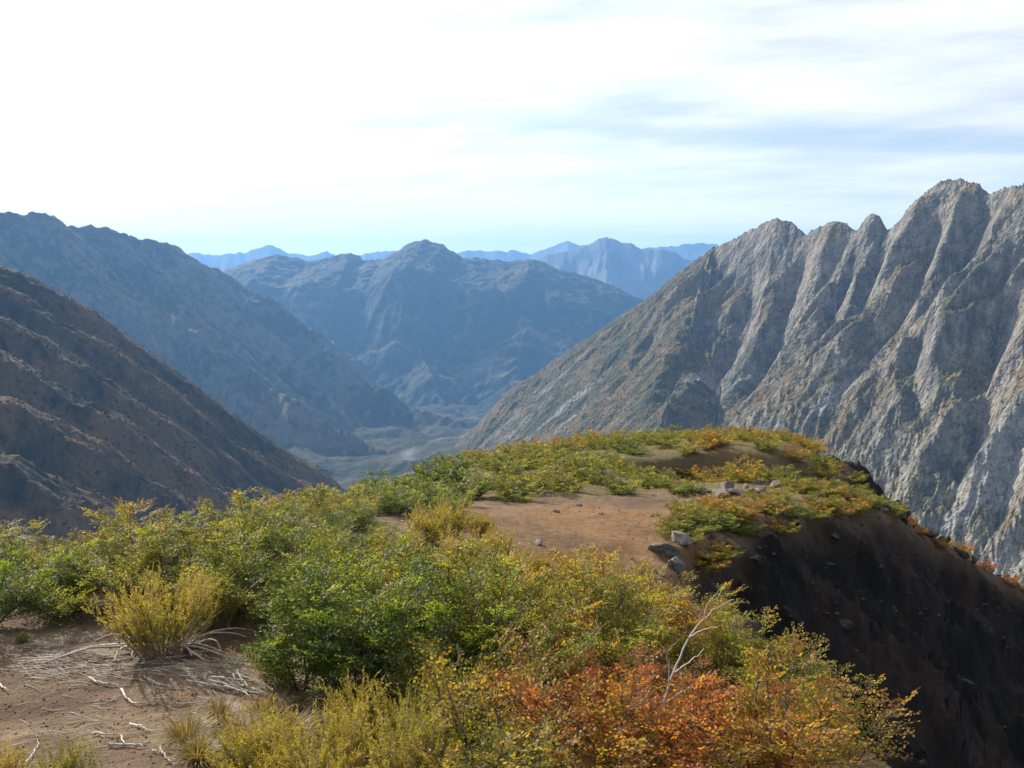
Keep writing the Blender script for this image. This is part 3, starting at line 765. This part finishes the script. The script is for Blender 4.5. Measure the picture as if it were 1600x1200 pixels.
# (kind, px, py of the foot, size, vertical stretch, autumn, label)
SHRUBS = [
    ('b0', -30, 985, .95, .9, .18, 'dark shaded green beech shrub cut by the left edge above the litter'),
    ('b2', 105, 958, .95, .85, .36, 'yellow-green beech shrub between the dark edge shrub and the broom bush'),
    ('b1', 20, 905, .8, .75, .44, 'olive beech shrub peeping over the shrubs at the left edge'),
    ('b0', 195, 935, .9, .9, .34, 'yellow-green beech shrub directly behind the big broom bush'),
    ('b3', 225, 905, .88, .9, .50, 'tall beech shrub with orange tips reaching up against the dark hill'),
    ('b1', 300, 915, .9, .82, .38, 'bushy olive beech shrub behind the right half of the broom bush'),
    ('b3', 372, 895, .92, .95, .42, 'tallest beech shrub on the skyline of the left thicket, orange topped'),
    ('b1', 430, 925, .95, .9, .14, 'dark green beech shrub in the middle of the left thicket'),
    ('b2', 455, 850, .8, .65, .58, 'rusty orange beech shrub along the edge below the hill foot'),
    ('b0', 520, 880, .8, .7, .26, 'green beech shrub behind the central thicket, right of the dark one'),
    ('b1', 560, 845, .85, .7, .22, 'rounded green beech shrub on the ridge edge below the valley floor'),
    ('b2', 610, 880, .85, .75, .24, 'blue-green beech shrub left of the yellow leaning broom'),
    ('b1', 470, 1075, .95, 1.0, .20, 'leafy green beech shrub right of the bleached stick pile'),
    ('b3', 545, 1105, .95, 1.0, .17, 'largest deep green beech shrub in the centre of the thicket'),
    ('b0', 635, 1085, 1.0, 1.0, .24, 'green beech shrub with visible dark stems in the central thicket'),
    ('b1', 720, 1075, 1.05, 1.05, .27, 'green beech shrub around a broken grey stub'),
    ('b0', 590, 985, 1.0, 1.0, .33, 'olive beech shrub on the upper side of the central thicket'),
    ('b2', 700, 980, 1.0, .95, .42, 'bronze-tinged beech shrub at the top of the central thicket'),
    ('b0', 800, 1010, 1.0, .95, .47, 'bronze and green beech shrub below the red saddle'),
    ('b2', 815, 1085, 1.0, .95, .40, 'dull olive beech shrub just above the red patch'),
    ('b1', 905, 1025, .95, .95, .44, 'yellow-olive beech shrub below the saddle, right of centre'),
    ('b2', 960, 960, .95, .9, .55, 'orange beech shrub at the head of the gully below the grey rock'),
    ('b0', 985, 1060, .9, .95, .42, 'olive beech shrub beside the bare sapling'),
    ('b2', 1065, 1030, .85, .9, .62, 'rusty beech shrub behind the bare sapling'),
    ('b1', 1130, 1085, .8, .9, .40, 'green-gold beech shrub on the gully lip right of the bare sapling'),
    ('b2', 1205, 1130, .8, .9, .38, 'olive beech shrub hanging over the gully lip'),
    ('b4', 1290, 1175, .72, 1.0, .58, 'orange-tipped beech shrub reaching out over the dark gully'),
    ('b4', 860, 1150, .82, 1.0, .74, 'low red beech shrub at the left of the red patch'),
    ('b4', 950, 1130, .82, 1.0, .80, 'bright red beech shrub in the middle of the red patch'),
    ('b4', 1060, 1150, .8, 1.0, .74, 'red beech shrub around the foot of the bare sapling'),
    ('b4', 1160, 1165, .8, 1.0, .68, 'orange-red beech shrub between the sapling and the gully'),
    ('b4', 900, 1215, 1.1, 1.0, .68, 'rust-red beech shrub at the bottom edge under the red patch'),
    ('b4', 1010, 1225, 1.1, 1.0, .70, 'red-brown beech shrub at the bottom edge below the sapling'),
    ('b4', 1130, 1235, 1.1, 1.0, .66, 'russet beech shrub at the bottom edge, nearest the gully'),
    ('b4', 1240, 1225, 1.1, 1.0, .62, 'orange and olive beech shrub at the bottom edge by the gully lip'),
    ('b2', 60, 930, .85, .7, .40, 'golden olive beech shrub filling behind the yellow-green one at far left'),
    ('b0', 150, 905, .8, .7, .46, 'golden beech shrub at the back of the left thicket'),
    ('b2', 265, 950, 1.0, .85, .36, 'yellow-green beech shrub tight against the back of the broom'),
    ('b1', 350, 945, .9, .85, .36, 'yellow-olive beech shrub behind the slender broom'),
    ('b2', 405, 975, 1.0, .9, .32, 'olive beech shrub between the broom and the central thicket'),
    ('b0', 395, 870, .75, .6, .52, 'orange-flecked beech shrub on the edge behind the tallest one'),
    ('b2', 495, 960, .9, .85, .30, 'green beech shrub between left and central thickets'),
    ('b0', 540, 1010, 1.0, 1.0, .28, 'mid green beech shrub at the heart of the central thicket'),
    ('b1', 520, 920, .85, .8, .30, 'leafy olive beech shrub above the central thicket'),
    ('b2', 560, 890, .8, .7, .22, 'dark blue-green beech shrub below the ridge edge'),
    ('b2', 655, 1030, 1.0, .95, .36, 'olive beech shrub with a few orange sprays in the central thicket'),
    ('b2', 760, 950, .95, .8, .46, 'golden brown beech shrub just under the straw brooms'),
    ('b2', 860, 960, .95, .8, .50, 'golden beech shrub just under the lower edge of the saddle'),
    ('b0', 745, 1020, 1.0, .95, .34, 'olive beech shrub right of the one with orange sprays'),
    ('b2', 880, 1075, .9, .9, .52, 'bronze beech shrub directly above the red patch'),
    ('b2', 1010, 1000, .9, .85, .52, 'amber beech shrub between the gully head and the sapling'),
    ('b4', 1090, 1000, 1.0, 1.0, .50, 'amber beech shrub on the gully lip behind the sapling top'),
    ('b4', 1170, 1075, 1.0, 1.0, .42, 'olive beech shrub at the bend of the gully lip'),
    ('b4', 1250, 1130, 1.0, 1.0, .44, 'gold-green beech shrub on the gully lip above the orange-tipped one'),
    ('b4', 700, 1130, 1.0, 1.0, .40, 'low olive beech shrub between broom and red patch'),
    ('b4', 780, 1160, 1.1, 1.0, .52, 'brownish olive beech shrub left of the red patch'),
    ('b4', 770, 1240, 1.1, 1.0, .50, 'olive-brown beech shrub at the bottom edge left of the red ones'),
]
for k, px, py, sc, sz, au, lab in SHRUBS:
    p = hit(px, py)
    plant('beech_shrub', BEECH[int(k[1])], p, sc, rnd.uniform(0, 6.28), au - (.05 if px < 760 else .02), lab, 'shrub', NEAR, sz)
BROOMS = [
    (0, 255, 1018, 1.35, .5, 'big yellow broom bush rising from grey splayed stems beside bare soil', 0),
    (1, 330, 985, 1.0, .45, 'slender yellow broom bush just behind the big one, right side', 1),
    (1, 430, 1065, .62, .40, 'small golden broom bush at the tip of the bleached stick pile', 2),
    (1, 560, 1180, .85, .40, 'yellow-green broom bush at the foot of the central thicket', 0),
    (0, 650, 1175, .75, .30, 'yellow-green broom bush right of the bottom centre', 0),
    (1, 400, 1235, .85, .35, 'yellow broom bush at the bottom edge beside the brown heath', 0),
    (0, 500, 1245, .85, .45, 'golden broom bush at the bottom edge left of centre', 0),
    (1, 640, 1250, .85, .35, 'olive broom bush at the bottom edge near the centre', 0),
    (1, 100, 1262, .62, .05, 'green broom tips poking in at the bottom left corner', 0),
    (1, -5, 1255, .55, .6, 'brownish broom tips at the very corner of the bare soil', 0),
    (2, 700, 832, 1.5, .55, 'pale yellow leaning broom bush on the bank left of the red saddle', 0),
    (2, 665, 850, 1.5, .50, 'yellow leaning broom bush just downhill of the pale one', 0),
    (2, 745, 838, 1.2, .60, 'straw-yellow broom bush at the left rim of the red saddle', 0),
    (2, 775, 868, 1.1, .70, 'dry broom bush low on the left rim of the red saddle', 0),
    (2, 840, 905, 1.0, .80, 'dry brown broom bush in front of the saddle, left of the gully head', 0),
    (2, 620, 905, 1.3, .75, 'straw-coloured broom bush between the green thicket and the bank', 0),
    (2, 720, 890, 1.3, .70, 'straw-brown broom bush below the bank of the red saddle', 0),
    (2, 790, 905, 1.1, .75, 'straw-brown broom bush at the lower edge of the red saddle', 0),
]
for k, px, py, sc, au, lab, _ in BROOMS:
    plant('broom_bush', BROOM[k], hit(px, py), sc, rnd.uniform(-.4, .4), au, lab, 'bush', 'broom bushes on the ridge')
for px, py, k, sc, lab in [(290, 1160, 1, 1.0, 'brown heathy tuft on the bare soil left of the broom'), (340, 1130, 0, 1.1, 'brown grass tuft where soil meets the thicket'), (370, 1175, 1, 1.2, 'dense brown grass tuft beside the bottom brooms'), (420, 1120, 0, 1.1, 'dull brown grass tuft under the central thicket'),
                           (450, 1160, 1, 1.1, 'brown grass tuft between the two bottom brooms'), (35, 1003, 0, .55, 'tiny yellow grass tuft on the pale litter'), (310, 1190, 0, 1.0, 'brown grass tuft at the bottom edge beside fallen sticks')]:
    plant('grass_tussock', [TUSS[k]], hit(px, py), sc, rnd.uniform(0, 6), .6 if sc > .6 else .1, lab, 'grass tuft', 'grass tufts by the bare soil')

# the scrub that covers the ridge farther out: every bush a thing of its own
nrg = np.random.default_rng(77); placed = []


def scatter(n, tries, test, au_fn, label_fn, group, smin, smax_, sz=(.75, 1.0), dmin=1.3, yr=(20, 100), xr=(-9, 40)):
    c = 0
    for _ in range(tries):
        if c >= n: break
        x = nrg.uniform(*xr); y = nrg.uniform(*yr)
        zz, d = ground_z(x, y, True)
        px = 800 + x / y * FPX; py = 420 - zz / y * FPX                    # only to name the plant by where it stands
        if not test(x, y, float(d), px): continue
        if any((x - a) ** 2 + (y - b) ** 2 < dmin ** 2 for a, b in placed): continue
        placed.append((x, y)); c += 1
        au = au_fn(x, y)
        plant('beech_shrub', (BEECH_FAR[int(nrg.integers(0, 3))] if y > 30 else BEECH[int(nrg.integers(0, 5))]), (x, y, float(zz) - .05), nrg.uniform(smin, smax_), nrg.uniform(0, 6.28), au, label_fn(x, y, au), 'shrub', group, nrg.uniform(*sz))


def hue(au): return 'green' if au < .32 else 'olive' if au < .5 else 'rusty orange' if au < .68 else 'red'


def far_label(x, y, a):
    if y > 84: z = 'on the hump skyline below the granite spur' if x > 6 else 'on the hump skyline beside the valley floor'
    elif y > 70: z = 'high on the hump above the rock outcrop' if x > 10 else 'on the upper hump, left of the outcrop' if x > 2 else 'on the left shoulder of the hump'
    elif y > 56: z = 'in the hollow behind the rock outcrop' if x > 8 else 'on the mid hump straight beyond the saddle' if x > 0 else 'on the ridge edge over the valley floor'
    else: z = 'bordering the far side of the red saddle' if x > -1 else 'on the ridge edge left of the saddle' if x < -4 else 'at the far left corner of the saddle'
    return f'{hue(a)} shrub {z}'


def soil(x, y): return ((x - 3.9) / 4.4) ** 2 + ((y - 33.5) / 9.5) ** 2 < 1 or (20 < y < 46 and x > 4 and x < 8 + (y - 30) * .8 and y < 44)


scatter(138, 16000, lambda x, y, d, px: d < -.2 and y > 42 and y > 42 + .5 * max(0, x - 2) and not soil(x, y) and True,
        lambda x, y: float(.34 + .34 * perlin(np.array(x / 9.), np.array(y / 11.), 5) + (.06 if y > 76 else 0)),
        far_label,
        'scrub beyond the red saddle', 1.1, 1.5, (.5, .75), 1.6)
scatter(40, 4000, lambda x, y, d, px: d < -.2 and 19 < y < 43 and x < -1.2 - (y - 20) * .05 and not (y < 29 and -4 < x < 0),
        lambda x, y: float(.26 + .3 * perlin(np.array(x / 5.), np.array(y / 6.), 8)),
        lambda x, y, a: f'{hue(a)} shrub on the bank ' + ('beyond the leaning brooms, beside the saddle' if y > 34 else 'level with the leaning brooms' if y > 27 else 'just beyond the left thicket'), 'scrub on the bank left of the saddle', .7, .95, (.65, .85), 1.15, (19, 43), (-9, 1))
scatter(44, 8000, lambda x, y, d, px: -2.2 < d < 1.1 and 30 < y < 48 and x > 6.3,
        lambda x, y: float(.44 + .4 * perlin(np.array(x / 3.), np.array(y / 3.), 8)),
        lambda x, y, a: f'low {hue(a)} shrub on the sunlit rim ' + ('next to the gully-head slab' if x < 10 else 'above the middle of the dark face' if x < 15 else 'near the bend of the rim'), 'low shrubs on the gully rim', .75, 1.1, (.42, .6), .75, (30, 48), (5, 21))
scatter(16, 3000, lambda x, y, d, px: -1.0 < d < .8 and 44 < y < 52 and x > 20,
        lambda x, y: float(.6 + .25 * perlin(np.array(x / 3.), np.array(y / 3.), 8)),
        lambda x, y, a: f'small {hue(a)} shrub clinging to the falling rim beside boulders', 'small shrubs on the falling rim', .4, .65, (.6, .8), 1.0, (44, 52), (20, 34))
scatter(14, 3000, lambda x, y, d, px: -2.5 < d < 1.5 and 62 < y < 90 and x > 14,
        lambda x, y: float(.5 + .3 * perlin(np.array(x / 6.), np.array(y / 6.), 8)),
        lambda x, y, a: f'{hue(a)} shrub on the shaded right shoulder of the ridge hump', 'scrub on the hump shoulder', .8, 1.1, (.6, .8), 1.4, (62, 90), (14, 30))




def undergrowth(name, n, pick, size, autumn, label, seed):
    rng = np.random.default_rng(seed); Lf = Leaves(); P = []
    while len(P) < n:
        q = pick(rng)
        if q is not None: P.append(q)
    P = np.array(P); z = ground_z(P[:, 0], P[:, 1]); m = 9
    for i in range(m):
        h = rng.random(n) ** 1.3 * size * 7
        c = np.stack([P[:, 0] + rng.normal(0, size * 2.5, n), P[:, 1] + rng.normal(0, size * 2.5, n), z + h], 1)
        Lf.add(c, rng.normal(0, 1, (n, 3)) * [1, 1, .5] + [0, 0, .4], rng.normal(0, 1, (n, 3)), size * rng.uniform(.6, 1.2, n), size * .32, np.stack([rng.random(n), np.clip(h / (size * 8) + .2 * perlin(P[:, 0] / 4, P[:, 1] / 4, 9), 0, 1), rng.random(n)], 1))
    o = tag(link(bpy.data.objects.new(name, Lf.mesh(name, M_BEECH))), label, 'undergrowth', None, 'stuff'); o['autumn'] = autumn


def _pick_far(r):
    x, y = r.uniform(-8, 30), r.uniform(43, 98)
    return (x, y) if float(lip_info(np.array(x), np.array(y))[0]) < -.1 and y > 44 + .5 * max(0, x - 2) and not soil(x, y) else None


def _pick_near(r):
    y = r.uniform(8.5, 24); x = r.uniform(-8, 3.4)
    px = 800 + x / y * FPX
    return (x, y) if px > 455 or y > 13.6 else None


undergrowth('undergrowth', 4500, _pick_far, .07, .40, 'low mixed ground scrub between the far shrubs', 3)
undergrowth('undergrowth', 4500, _pick_near, .036, .45, 'leafy undergrowth beneath the near thicket', 5)

# ------------------------------------------------------------------ stones
def stone_mesh(seed, mat=None):
    import bmesh
    rng = np.random.default_rng(seed); bm = bmesh.new(); bmesh.ops.create_icosphere(bm, subdivisions=3, radius=1)
    cuts = [(unit(rng.normal(0, 1, 3)), rng.uniform(.38, .75)) for _ in range(15)]
    for v in bm.verts:
        p = np.array(v.co)
        for n, h in cuts:
            q = p @ n
            if q > h: p = p - n * (q - h)
        p = p * (1 + .06 * math.sin(7 * p[0] + seed) * math.sin(6 * p[1] + 2) + rng.normal(0, .012)); v.co = p
    me = bpy.data.meshes.new('stone'); [setattr(f_, 'smooth', False) for f_ in bm.faces]; bm.to_mesh(me); bm.free(); me.materials.append(mat or M_STONE); return me


STONES = [stone_mesh(s) for s in range(6)] + [stone_mesh(s, M_DARK) for s in range(6, 10)]


def stone(name, loc, size, label, group, k):
    o = tag(link(bpy.data.objects.new(name, STONES[k])), label, 'rock', group)
    o.location = loc; o.scale = size; o.rotation_euler = (rnd.uniform(-.3, .3), rnd.uniform(-.3, .3), rnd.uniform(0, 6.28))


for i, (px, py, sx, sy, sz, lab) in enumerate([
    (1032, 862, .75, .6, .42, 'grey slab boulder at the gully head beside the red soil'), (1062, 848, .6, .5, .45, 'grey boulder perched at the top of the gully head'), (1052, 890, .45, .4, .5, 'dark boulder in the gully head below the slab'),
    (1022, 893, .16, .13, .1, 'small pale stone under the gully-head slab'), (1036, 899, .14, .1, .1, 'pale stone just right of the small one under the slab'), (1051, 927, .17, .14, .13, 'lone whitish stone on the gully lip above the red shrubs'), (1101, 864, .18, .13, .1, 'light stone on the dark face right of the slab'),
    (1018, 806, .2, .16, .12, 'pale stone on the far side of the red saddle'), (905, 790, .3, .2, .14, 'dark stone where the saddle meets the scrub'), (868, 800, .2, .16, .12, 'small stone on the shaded bank of the saddle'), (938, 803, .16, .14, .1, 'dark pebble in the middle of the saddle'), (842, 850, .3, .2, .12, 'flat grey stone on the lower saddle bank'), (862, 862, .22, .18, .1, 'flat pale stone at the foot of the saddle bank')]):
    p = hit(px, py); stone('rock', (p[0], p[1], p[2] + sz * .25), (sx, sy, sz), lab, 'stones about the saddle', i % 6)
for i in range(16):                                        # broken outcrop behind the saddle
    t = i / 15; px = 1085 + 150 * t + rnd.uniform(-14, 14); py = 775 - 14 * t + rnd.uniform(-12, 10); p = hit(px, py)
    if p is not None and p[1] < 60: stone('rock', (p[0], p[1], p[2] + .1), (rnd.uniform(.2, 1.1), rnd.uniform(.2, .7), rnd.uniform(.12, .5)), 'grey weathered block in the rock outcrop behind the saddle', 'outcrop blocks', i % 6)
for i in range(34):                                        # boulders along the falling rim
    t = i / 33; x = 17.5 + 17 * t + rnd.uniform(-.4, .4); y = np.interp(x, LIP[10:14, 0], LIP[10:14, 1]) + rnd.uniform(-.5, .7); s = rnd.uniform(.15, .5)
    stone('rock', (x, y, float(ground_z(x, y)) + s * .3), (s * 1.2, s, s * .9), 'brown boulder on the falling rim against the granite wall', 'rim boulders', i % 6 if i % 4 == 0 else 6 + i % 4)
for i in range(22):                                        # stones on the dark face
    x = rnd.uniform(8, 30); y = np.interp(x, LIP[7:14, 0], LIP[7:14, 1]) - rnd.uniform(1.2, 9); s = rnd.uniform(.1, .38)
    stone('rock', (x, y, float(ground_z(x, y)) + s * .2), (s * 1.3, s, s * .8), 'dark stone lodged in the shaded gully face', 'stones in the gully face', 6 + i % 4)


def pebbles(name, n, fn, label, smin, smax_, mat=None):
    rng = np.random.default_rng(len(name)); V = []; F = []
    base = np.array([(1, 0, 0), (-.8, .2, 0), (0, .9, .1), (.1, -1, 0), (0, .1, .7), (0, 0, -.6)]); fc = np.array([(0, 2, 4), (2, 1, 4), (1, 3, 4), (3, 0, 4), (2, 0, 5), (1, 2, 5), (3, 1, 5), (0, 3, 5)])
    xy = np.array([fn(rng) for _ in range(n)]); z = ground_z(xy[:, 0], xy[:, 1])
    for i in range(n):
        a = rng.uniform(0, 6.28); s = smin * (smax_ / smin) ** (rng.random() ** 2.2); c, q = math.cos(a), math.sin(a)
        b = base * rng.uniform(.6, 1.3, (6, 1)) * s; V.append(np.stack([b[:, 0] * c - b[:, 1] * q, b[:, 0] * q + b[:, 1] * c, b[:, 2]], 1) + [xy[i, 0], xy[i, 1], z[i] + .15 * s]); F.append(fc + 6 * i)
    tag(link(bpy.data.objects.new(name, mesh_np(name, np.concatenate(V), np.concatenate(F), mat or M_STONE, False))), label, 'gravel', None, 'stuff')


pebbles('gravel', 8000, lambda r: ((lambda y: (r.uniform(-.62, -.05) * y, y))(r.uniform(6.5, 14))), 'loose grit and pebbles on the bare foreground soil', .004, .022, M_GRIT)
pebbles('rubble', 800, lambda r: (3.9 + r.normal(0, 2.3), 33 + r.normal(0, 5)), 'stones and grit strewn over the red saddle', .01, .06, M_STONE)
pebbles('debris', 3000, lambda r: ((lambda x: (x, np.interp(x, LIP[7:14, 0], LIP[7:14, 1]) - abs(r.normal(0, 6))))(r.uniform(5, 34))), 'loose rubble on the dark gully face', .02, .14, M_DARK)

# ------------------------------------------------------------------ dead wood
def stick(pts, r0, r1, label, group, name='dead_branch', mat=None, sides=6):
    pts = np.asarray(pts, float); o0 = pts[0].copy(); T = Tubes(); T.add(pts - o0, r0, r1, sides)
    o = tag(link(bpy.data.objects.new(name, T.mesh(name, mat or M_PALE))), label, 'branch', group); o.location = o0; return o


def lying(px0, py0, px1, py1, bend, r, label, group, lift=.01):
    a, b = hit(px0, py0), hit(px1, py1); n = 12; P = []; r = r * .72; L = np.linalg.norm(b - a)
    side = unit(np.cross(b - a, [0, 0, 1])); kink = np.cumsum([rnd.gauss(0, .016 * L) for _ in range(n)]); kink = kink - np.linspace(0, kink[-1], n)
    for i in range(n):
        t = i / (n - 1); q = a * (1 - t) + b * t + side * (bend * .7 * math.sin(math.pi * t) + kink[i]); q[2] = float(ground_z(q[0], q[1])) + lift + r + rnd.uniform(0, .012); P.append(q)
    P = np.array(P); T = Tubes(); T.add(P - P[0], r, r * .35, 6)
    for _ in range(rnd.randint(1, 3)):                     # broken-off side twigs
        k = rnd.randint(3, n - 2); d = unit(P[k + 1] - P[k - 1] + side * rnd.choice((-1, 1)) * rnd.uniform(.03, .1) * 3 * L / n + np.array([0, 0, rnd.uniform(0, .02)])); l = L * rnd.uniform(.1, .28)
        T.add([P[k] - P[0], P[k] - P[0] + d * l * .5 + [0, 0, .01], P[k] - P[0] + d * l + side * rnd.uniform(-.04, .04)], r * .5, r * .2, 5)
    o = tag(link(bpy.data.objects.new('dead_branch', T.mesh('dead_branch', M_PALE))), label, 'branch', group); o.location = P[0]; return o


FS = 'bleached fallen branches on the bare soil'
for a in [(190, 1080, 214, 1103, .05, .022, 'short hooked white stick alone on the bare soil'), (140, 1062, 186, 1072, .06, .02, 'forked-looking white stick left of the hooked one'), (150, 1070, 190, 1075, -.04, .012, 'thin white twig touching the stick left of the hooked one'),
          (145, 1150, 190, 1152, .03, .016, 'straight pale stick lying across the lower bare soil'), (188, 1153, 205, 1168, .03, .014, 'short pale stick pointing downhill in the lower soil'), (170, 1166, 228, 1168, -.04, .022, 'thick white stick in the lower bare soil'), (205, 1134, 238, 1147, .03, .016, 'short white stick above the thick lower one'),
          (253, 1170, 272, 1198, .03, .016, 'white stick pointing at the bottom edge'), (238, 1176, 262, 1179, .03, .014, 'small pale stick beside the one at the bottom edge'), (298, 1117, 326, 1126, -.03, .013, 'curved pale stick near the brown tufts'),
          (0, 1072, 14, 1082, .02, .016, 'white stick end at the left edge of the soil'), (10, 1180, 58, 1182, .03, .012, 'grey stick near the bottom left corner'), (38, 1196, 60, 1160, .03, .010, 'thin grey stick standing slantwise in the bottom left corner'),
          (110, 1073, 160, 1076, .03, .009, 'thin grey twig lying left of the white sticks'), (205, 1102, 260, 1096, .05, .012, 'grey twig running on from the hooked stick'), (275, 1100, 375, 1093, .06, .010, 'long grey twig stretched below the stick pile'), (145, 1104, 180, 1094, .04, .009, 'faint grey twig left of the hooked stick'),
          (230, 1062, 272, 1075, .05, .012, 'pale crooked twig in the middle of the soil'), (225, 1058, 240, 1072, .02, .010, 'tiny pale twig crossing the crooked one'), (280, 1058, 320, 1060, .03, .012, 'thin pale twig above the stick pile')]:
    lying(*a, FS)
PL = 'sticks of the bleached pile'
for i, a in enumerate([(290, 1068, 400, 1082), (325, 1070, 420, 1092), (340, 1066, 430, 1095), (370, 1062, 428, 1090), (372, 1060, 415, 1096), (350, 1088, 392, 1103), (365, 1070, 382, 1090), (330, 1078, 410, 1084)]):
    lying(*a, .05 * (-1) ** i, .017, 'white stick in the loose pile at the thicket foot', PL, .02 + .018 * i)
SP = 'splayed grey stems under the big broom'
for i, (x1, y1) in enumerate([(375, 1035), (360, 1030), (345, 1022), (385, 1000), (400, 990), (320, 1036), (300, 1030), (150, 1005), (130, 1018), (70, 1040), (95, 1032), (180, 1038), (215, 1042), (410, 960), (430, 942), (420, 930)]):
    a = hit(285 + rnd.uniform(-20, 20) - (50 if x1 < 250 else 0), 1012 + rnd.uniform(-6, 6)); b = hit(x1, y1); n = 8; P = []
    rise = .55 if y1 < 970 else .10
    side = unit(np.cross(b - a, [0, 0, 1])); bd = rnd.uniform(-.12, .12)
    for k in range(n):
        t = k / (n - 1); q = a * (1 - t) + b * t + side * bd * math.sin(3.1 * t)
        q[2] = float(ground_z(q[0], q[1])) + .03 + rise * (t if rise > .3 else math.sin(3.0 * t)); P.append(q)
    stick(P, .02, .008, 'grey stem fanning out from the foot of the big broom bush', SP)


def litter():
    rng = np.random.default_rng(4); T = Tubes()
    for i in range(420):
        px = 30 + abs(rng.normal(0, 150)) if i % 3 else rng.uniform(0, 420); py = rng.normal(1012, 17) if i % 3 else rng.uniform(990, 1190)
        r = ray(px, py); Y = 1.0
        y = 4.85 / -r[2]; x = r[0] * y; a = rng.normal(0, .5); L = rng.uniform(.08, .42)
        t = np.linspace(-.5, .5, 4); X = x + L * t * math.cos(a) + rng.normal(0, .012, 4); Yy = y + L * t * math.sin(a) + rng.normal(0, .012, 4)
        T.add(np.stack([X, Yy, ground_z(X, Yy) + rng.uniform(.004, .03)], 1), .005, .002, 3)
    tag(link(bpy.data.objects.new('twig_litter', T.mesh('twig_litter', M_LITTER))), 'pale twig litter strewn in front of the left thicket', 'litter', None, 'stuff')


litter()


def sapling():
    b = hit(1032, 1150); Y = b[1] - .2
    e = tag(link(bpy.data.objects.new('bare_sapling', None)), 'bare pale forked sapling standing over the red shrubs', 'sapling'); e.location = b
    def br(name, pix, r0, r1, par, dy=0):
        P = []
        for i, (px, py) in enumerate(pix): q = at(px, py, Y + dy * i / max(1, len(pix) - 1)); P.append(q - b)
        # gentle wobble so that the wood is not ruler straight
        P = np.array(P); w = np.linspace(0, len(P) - 1, len(P) * 3); P = np.stack([np.interp(w, range(len(P)), P[:, k]) for k in range(3)], 1) + np.array([[rnd.gauss(0, .004) for _ in range(3)] for _ in w])
        T = Tubes(); T.add(P, r0 * .85, r1 * .85, 6); return link(bpy.data.objects.new(name, T.mesh(name, M_SAP)), par)
    tr = br('trunk', [(1028, 1135), (1040, 1090), (1052, 1052), (1064, 1022), (1075, 1000), (1092, 975), (1112, 955), (1130, 945), (1147, 937)], .017, .005, e, .3)
    br('branch', [(1076, 998), (1071, 985), (1067, 968)], .007, .003, tr, -.2)
    br('branch', [(1078, 995), (1092, 986), (1110, 981), (1124, 978)], .008, .003, tr, -.4)
    br('branch', [(1046, 1072), (1046, 1045), (1042, 1022), (1030, 1002)], .009, .003, tr, -.3)
    br('branch', [(1042, 1020), (1050, 1010), (1060, 1000)], .005, .002, tr, -.4)
    br('branch', [(1054, 1050), (1075, 1036), (1092, 1024), (1100, 1012)], .009, .003, tr, .5)
    br('branch', [(1036, 1104), (1058, 1085), (1082, 1070), (1100, 1058), (1112, 1046)], .010, .003, tr, .4)
    br('branch', [(1040, 1098), (1070, 1078), (1100, 1070), (1150, 1056)], .008, .002, tr, -.5)
    br('branch', [(1100, 966), (1104, 945), (1116, 930), (1130, 914)], .006, .002, tr, .1)
    br('branch', [(1108, 940), (1120, 936), (1130, 920)], .004, .002, tr, .3)
    b2 = hit(996, 1120); 
    e2 = tag(link(bpy.data.objects.new('bare_twig', None)), 'short forked dead twig left of the bare sapling', 'twig'); e2.location = b2
    for pix in ([(998, 1110), (999, 1085), (998, 1060), (998, 1043)], [(999, 1094), (992, 1083), (988, 1076)], [(999, 1092), (1010, 1078)]):
        P = np.array([at(px, py, b2[1] - .5) - b2 for px, py in pix]); T = Tubes(); T.add(P, .009, .003, 5); link(bpy.data.objects.new('branch', T.mesh('branch', M_TWIG)), e2)
    b3 = hit(722, 1085)
    stick([at(715, 1040, b3[1] - .7), at(718, 1024, b3[1] - .68), at(714, 1006, b3[1] - .72)], .02, .012, 'broken grey stub inside the central thicket', None)


sapling()

# ------------------------------------------------------------------ haze
def haze():
    x0, x1, y0, y1, z0, z1 = -17500, 17500, -17500, 19500, -1101, 620
    v = [(x, y, z) for z in (z0, z1) for y in (y0, y1) for x in (x0, x1)]
    f = [(0, 2, 3, 1), (4, 5, 7, 6), (0, 1, 5, 4), (2, 6, 7, 3), (0, 4, 6, 2), (1, 3, 7, 5)]
    me = bpy.data.meshes.new('haze'); me.from_pydata(v, [], f)
    m = bpy.data.materials.new('haze_air'); m.use_nodes = True; m.node_tree.nodes.clear(); g = NT(m.node_tree)
    vol = g.n('ShaderNodeVolumePrincipled', {'Color': (.23, .52, 1.0, 1), 'Density': 6.0e-5, 'Anisotropy': .25}); vol.inputs['Density Attribute'].default_value = ''
    out = g.n('ShaderNodeOutputMaterial'); m.node_tree.links.new(vol.outputs[0], out.inputs['Volume'])
    me.materials.append(m)
    tag(link(bpy.data.objects.new('haze', me)), 'blue air haze filling the valley', 'haze', None, 'stuff')


haze()
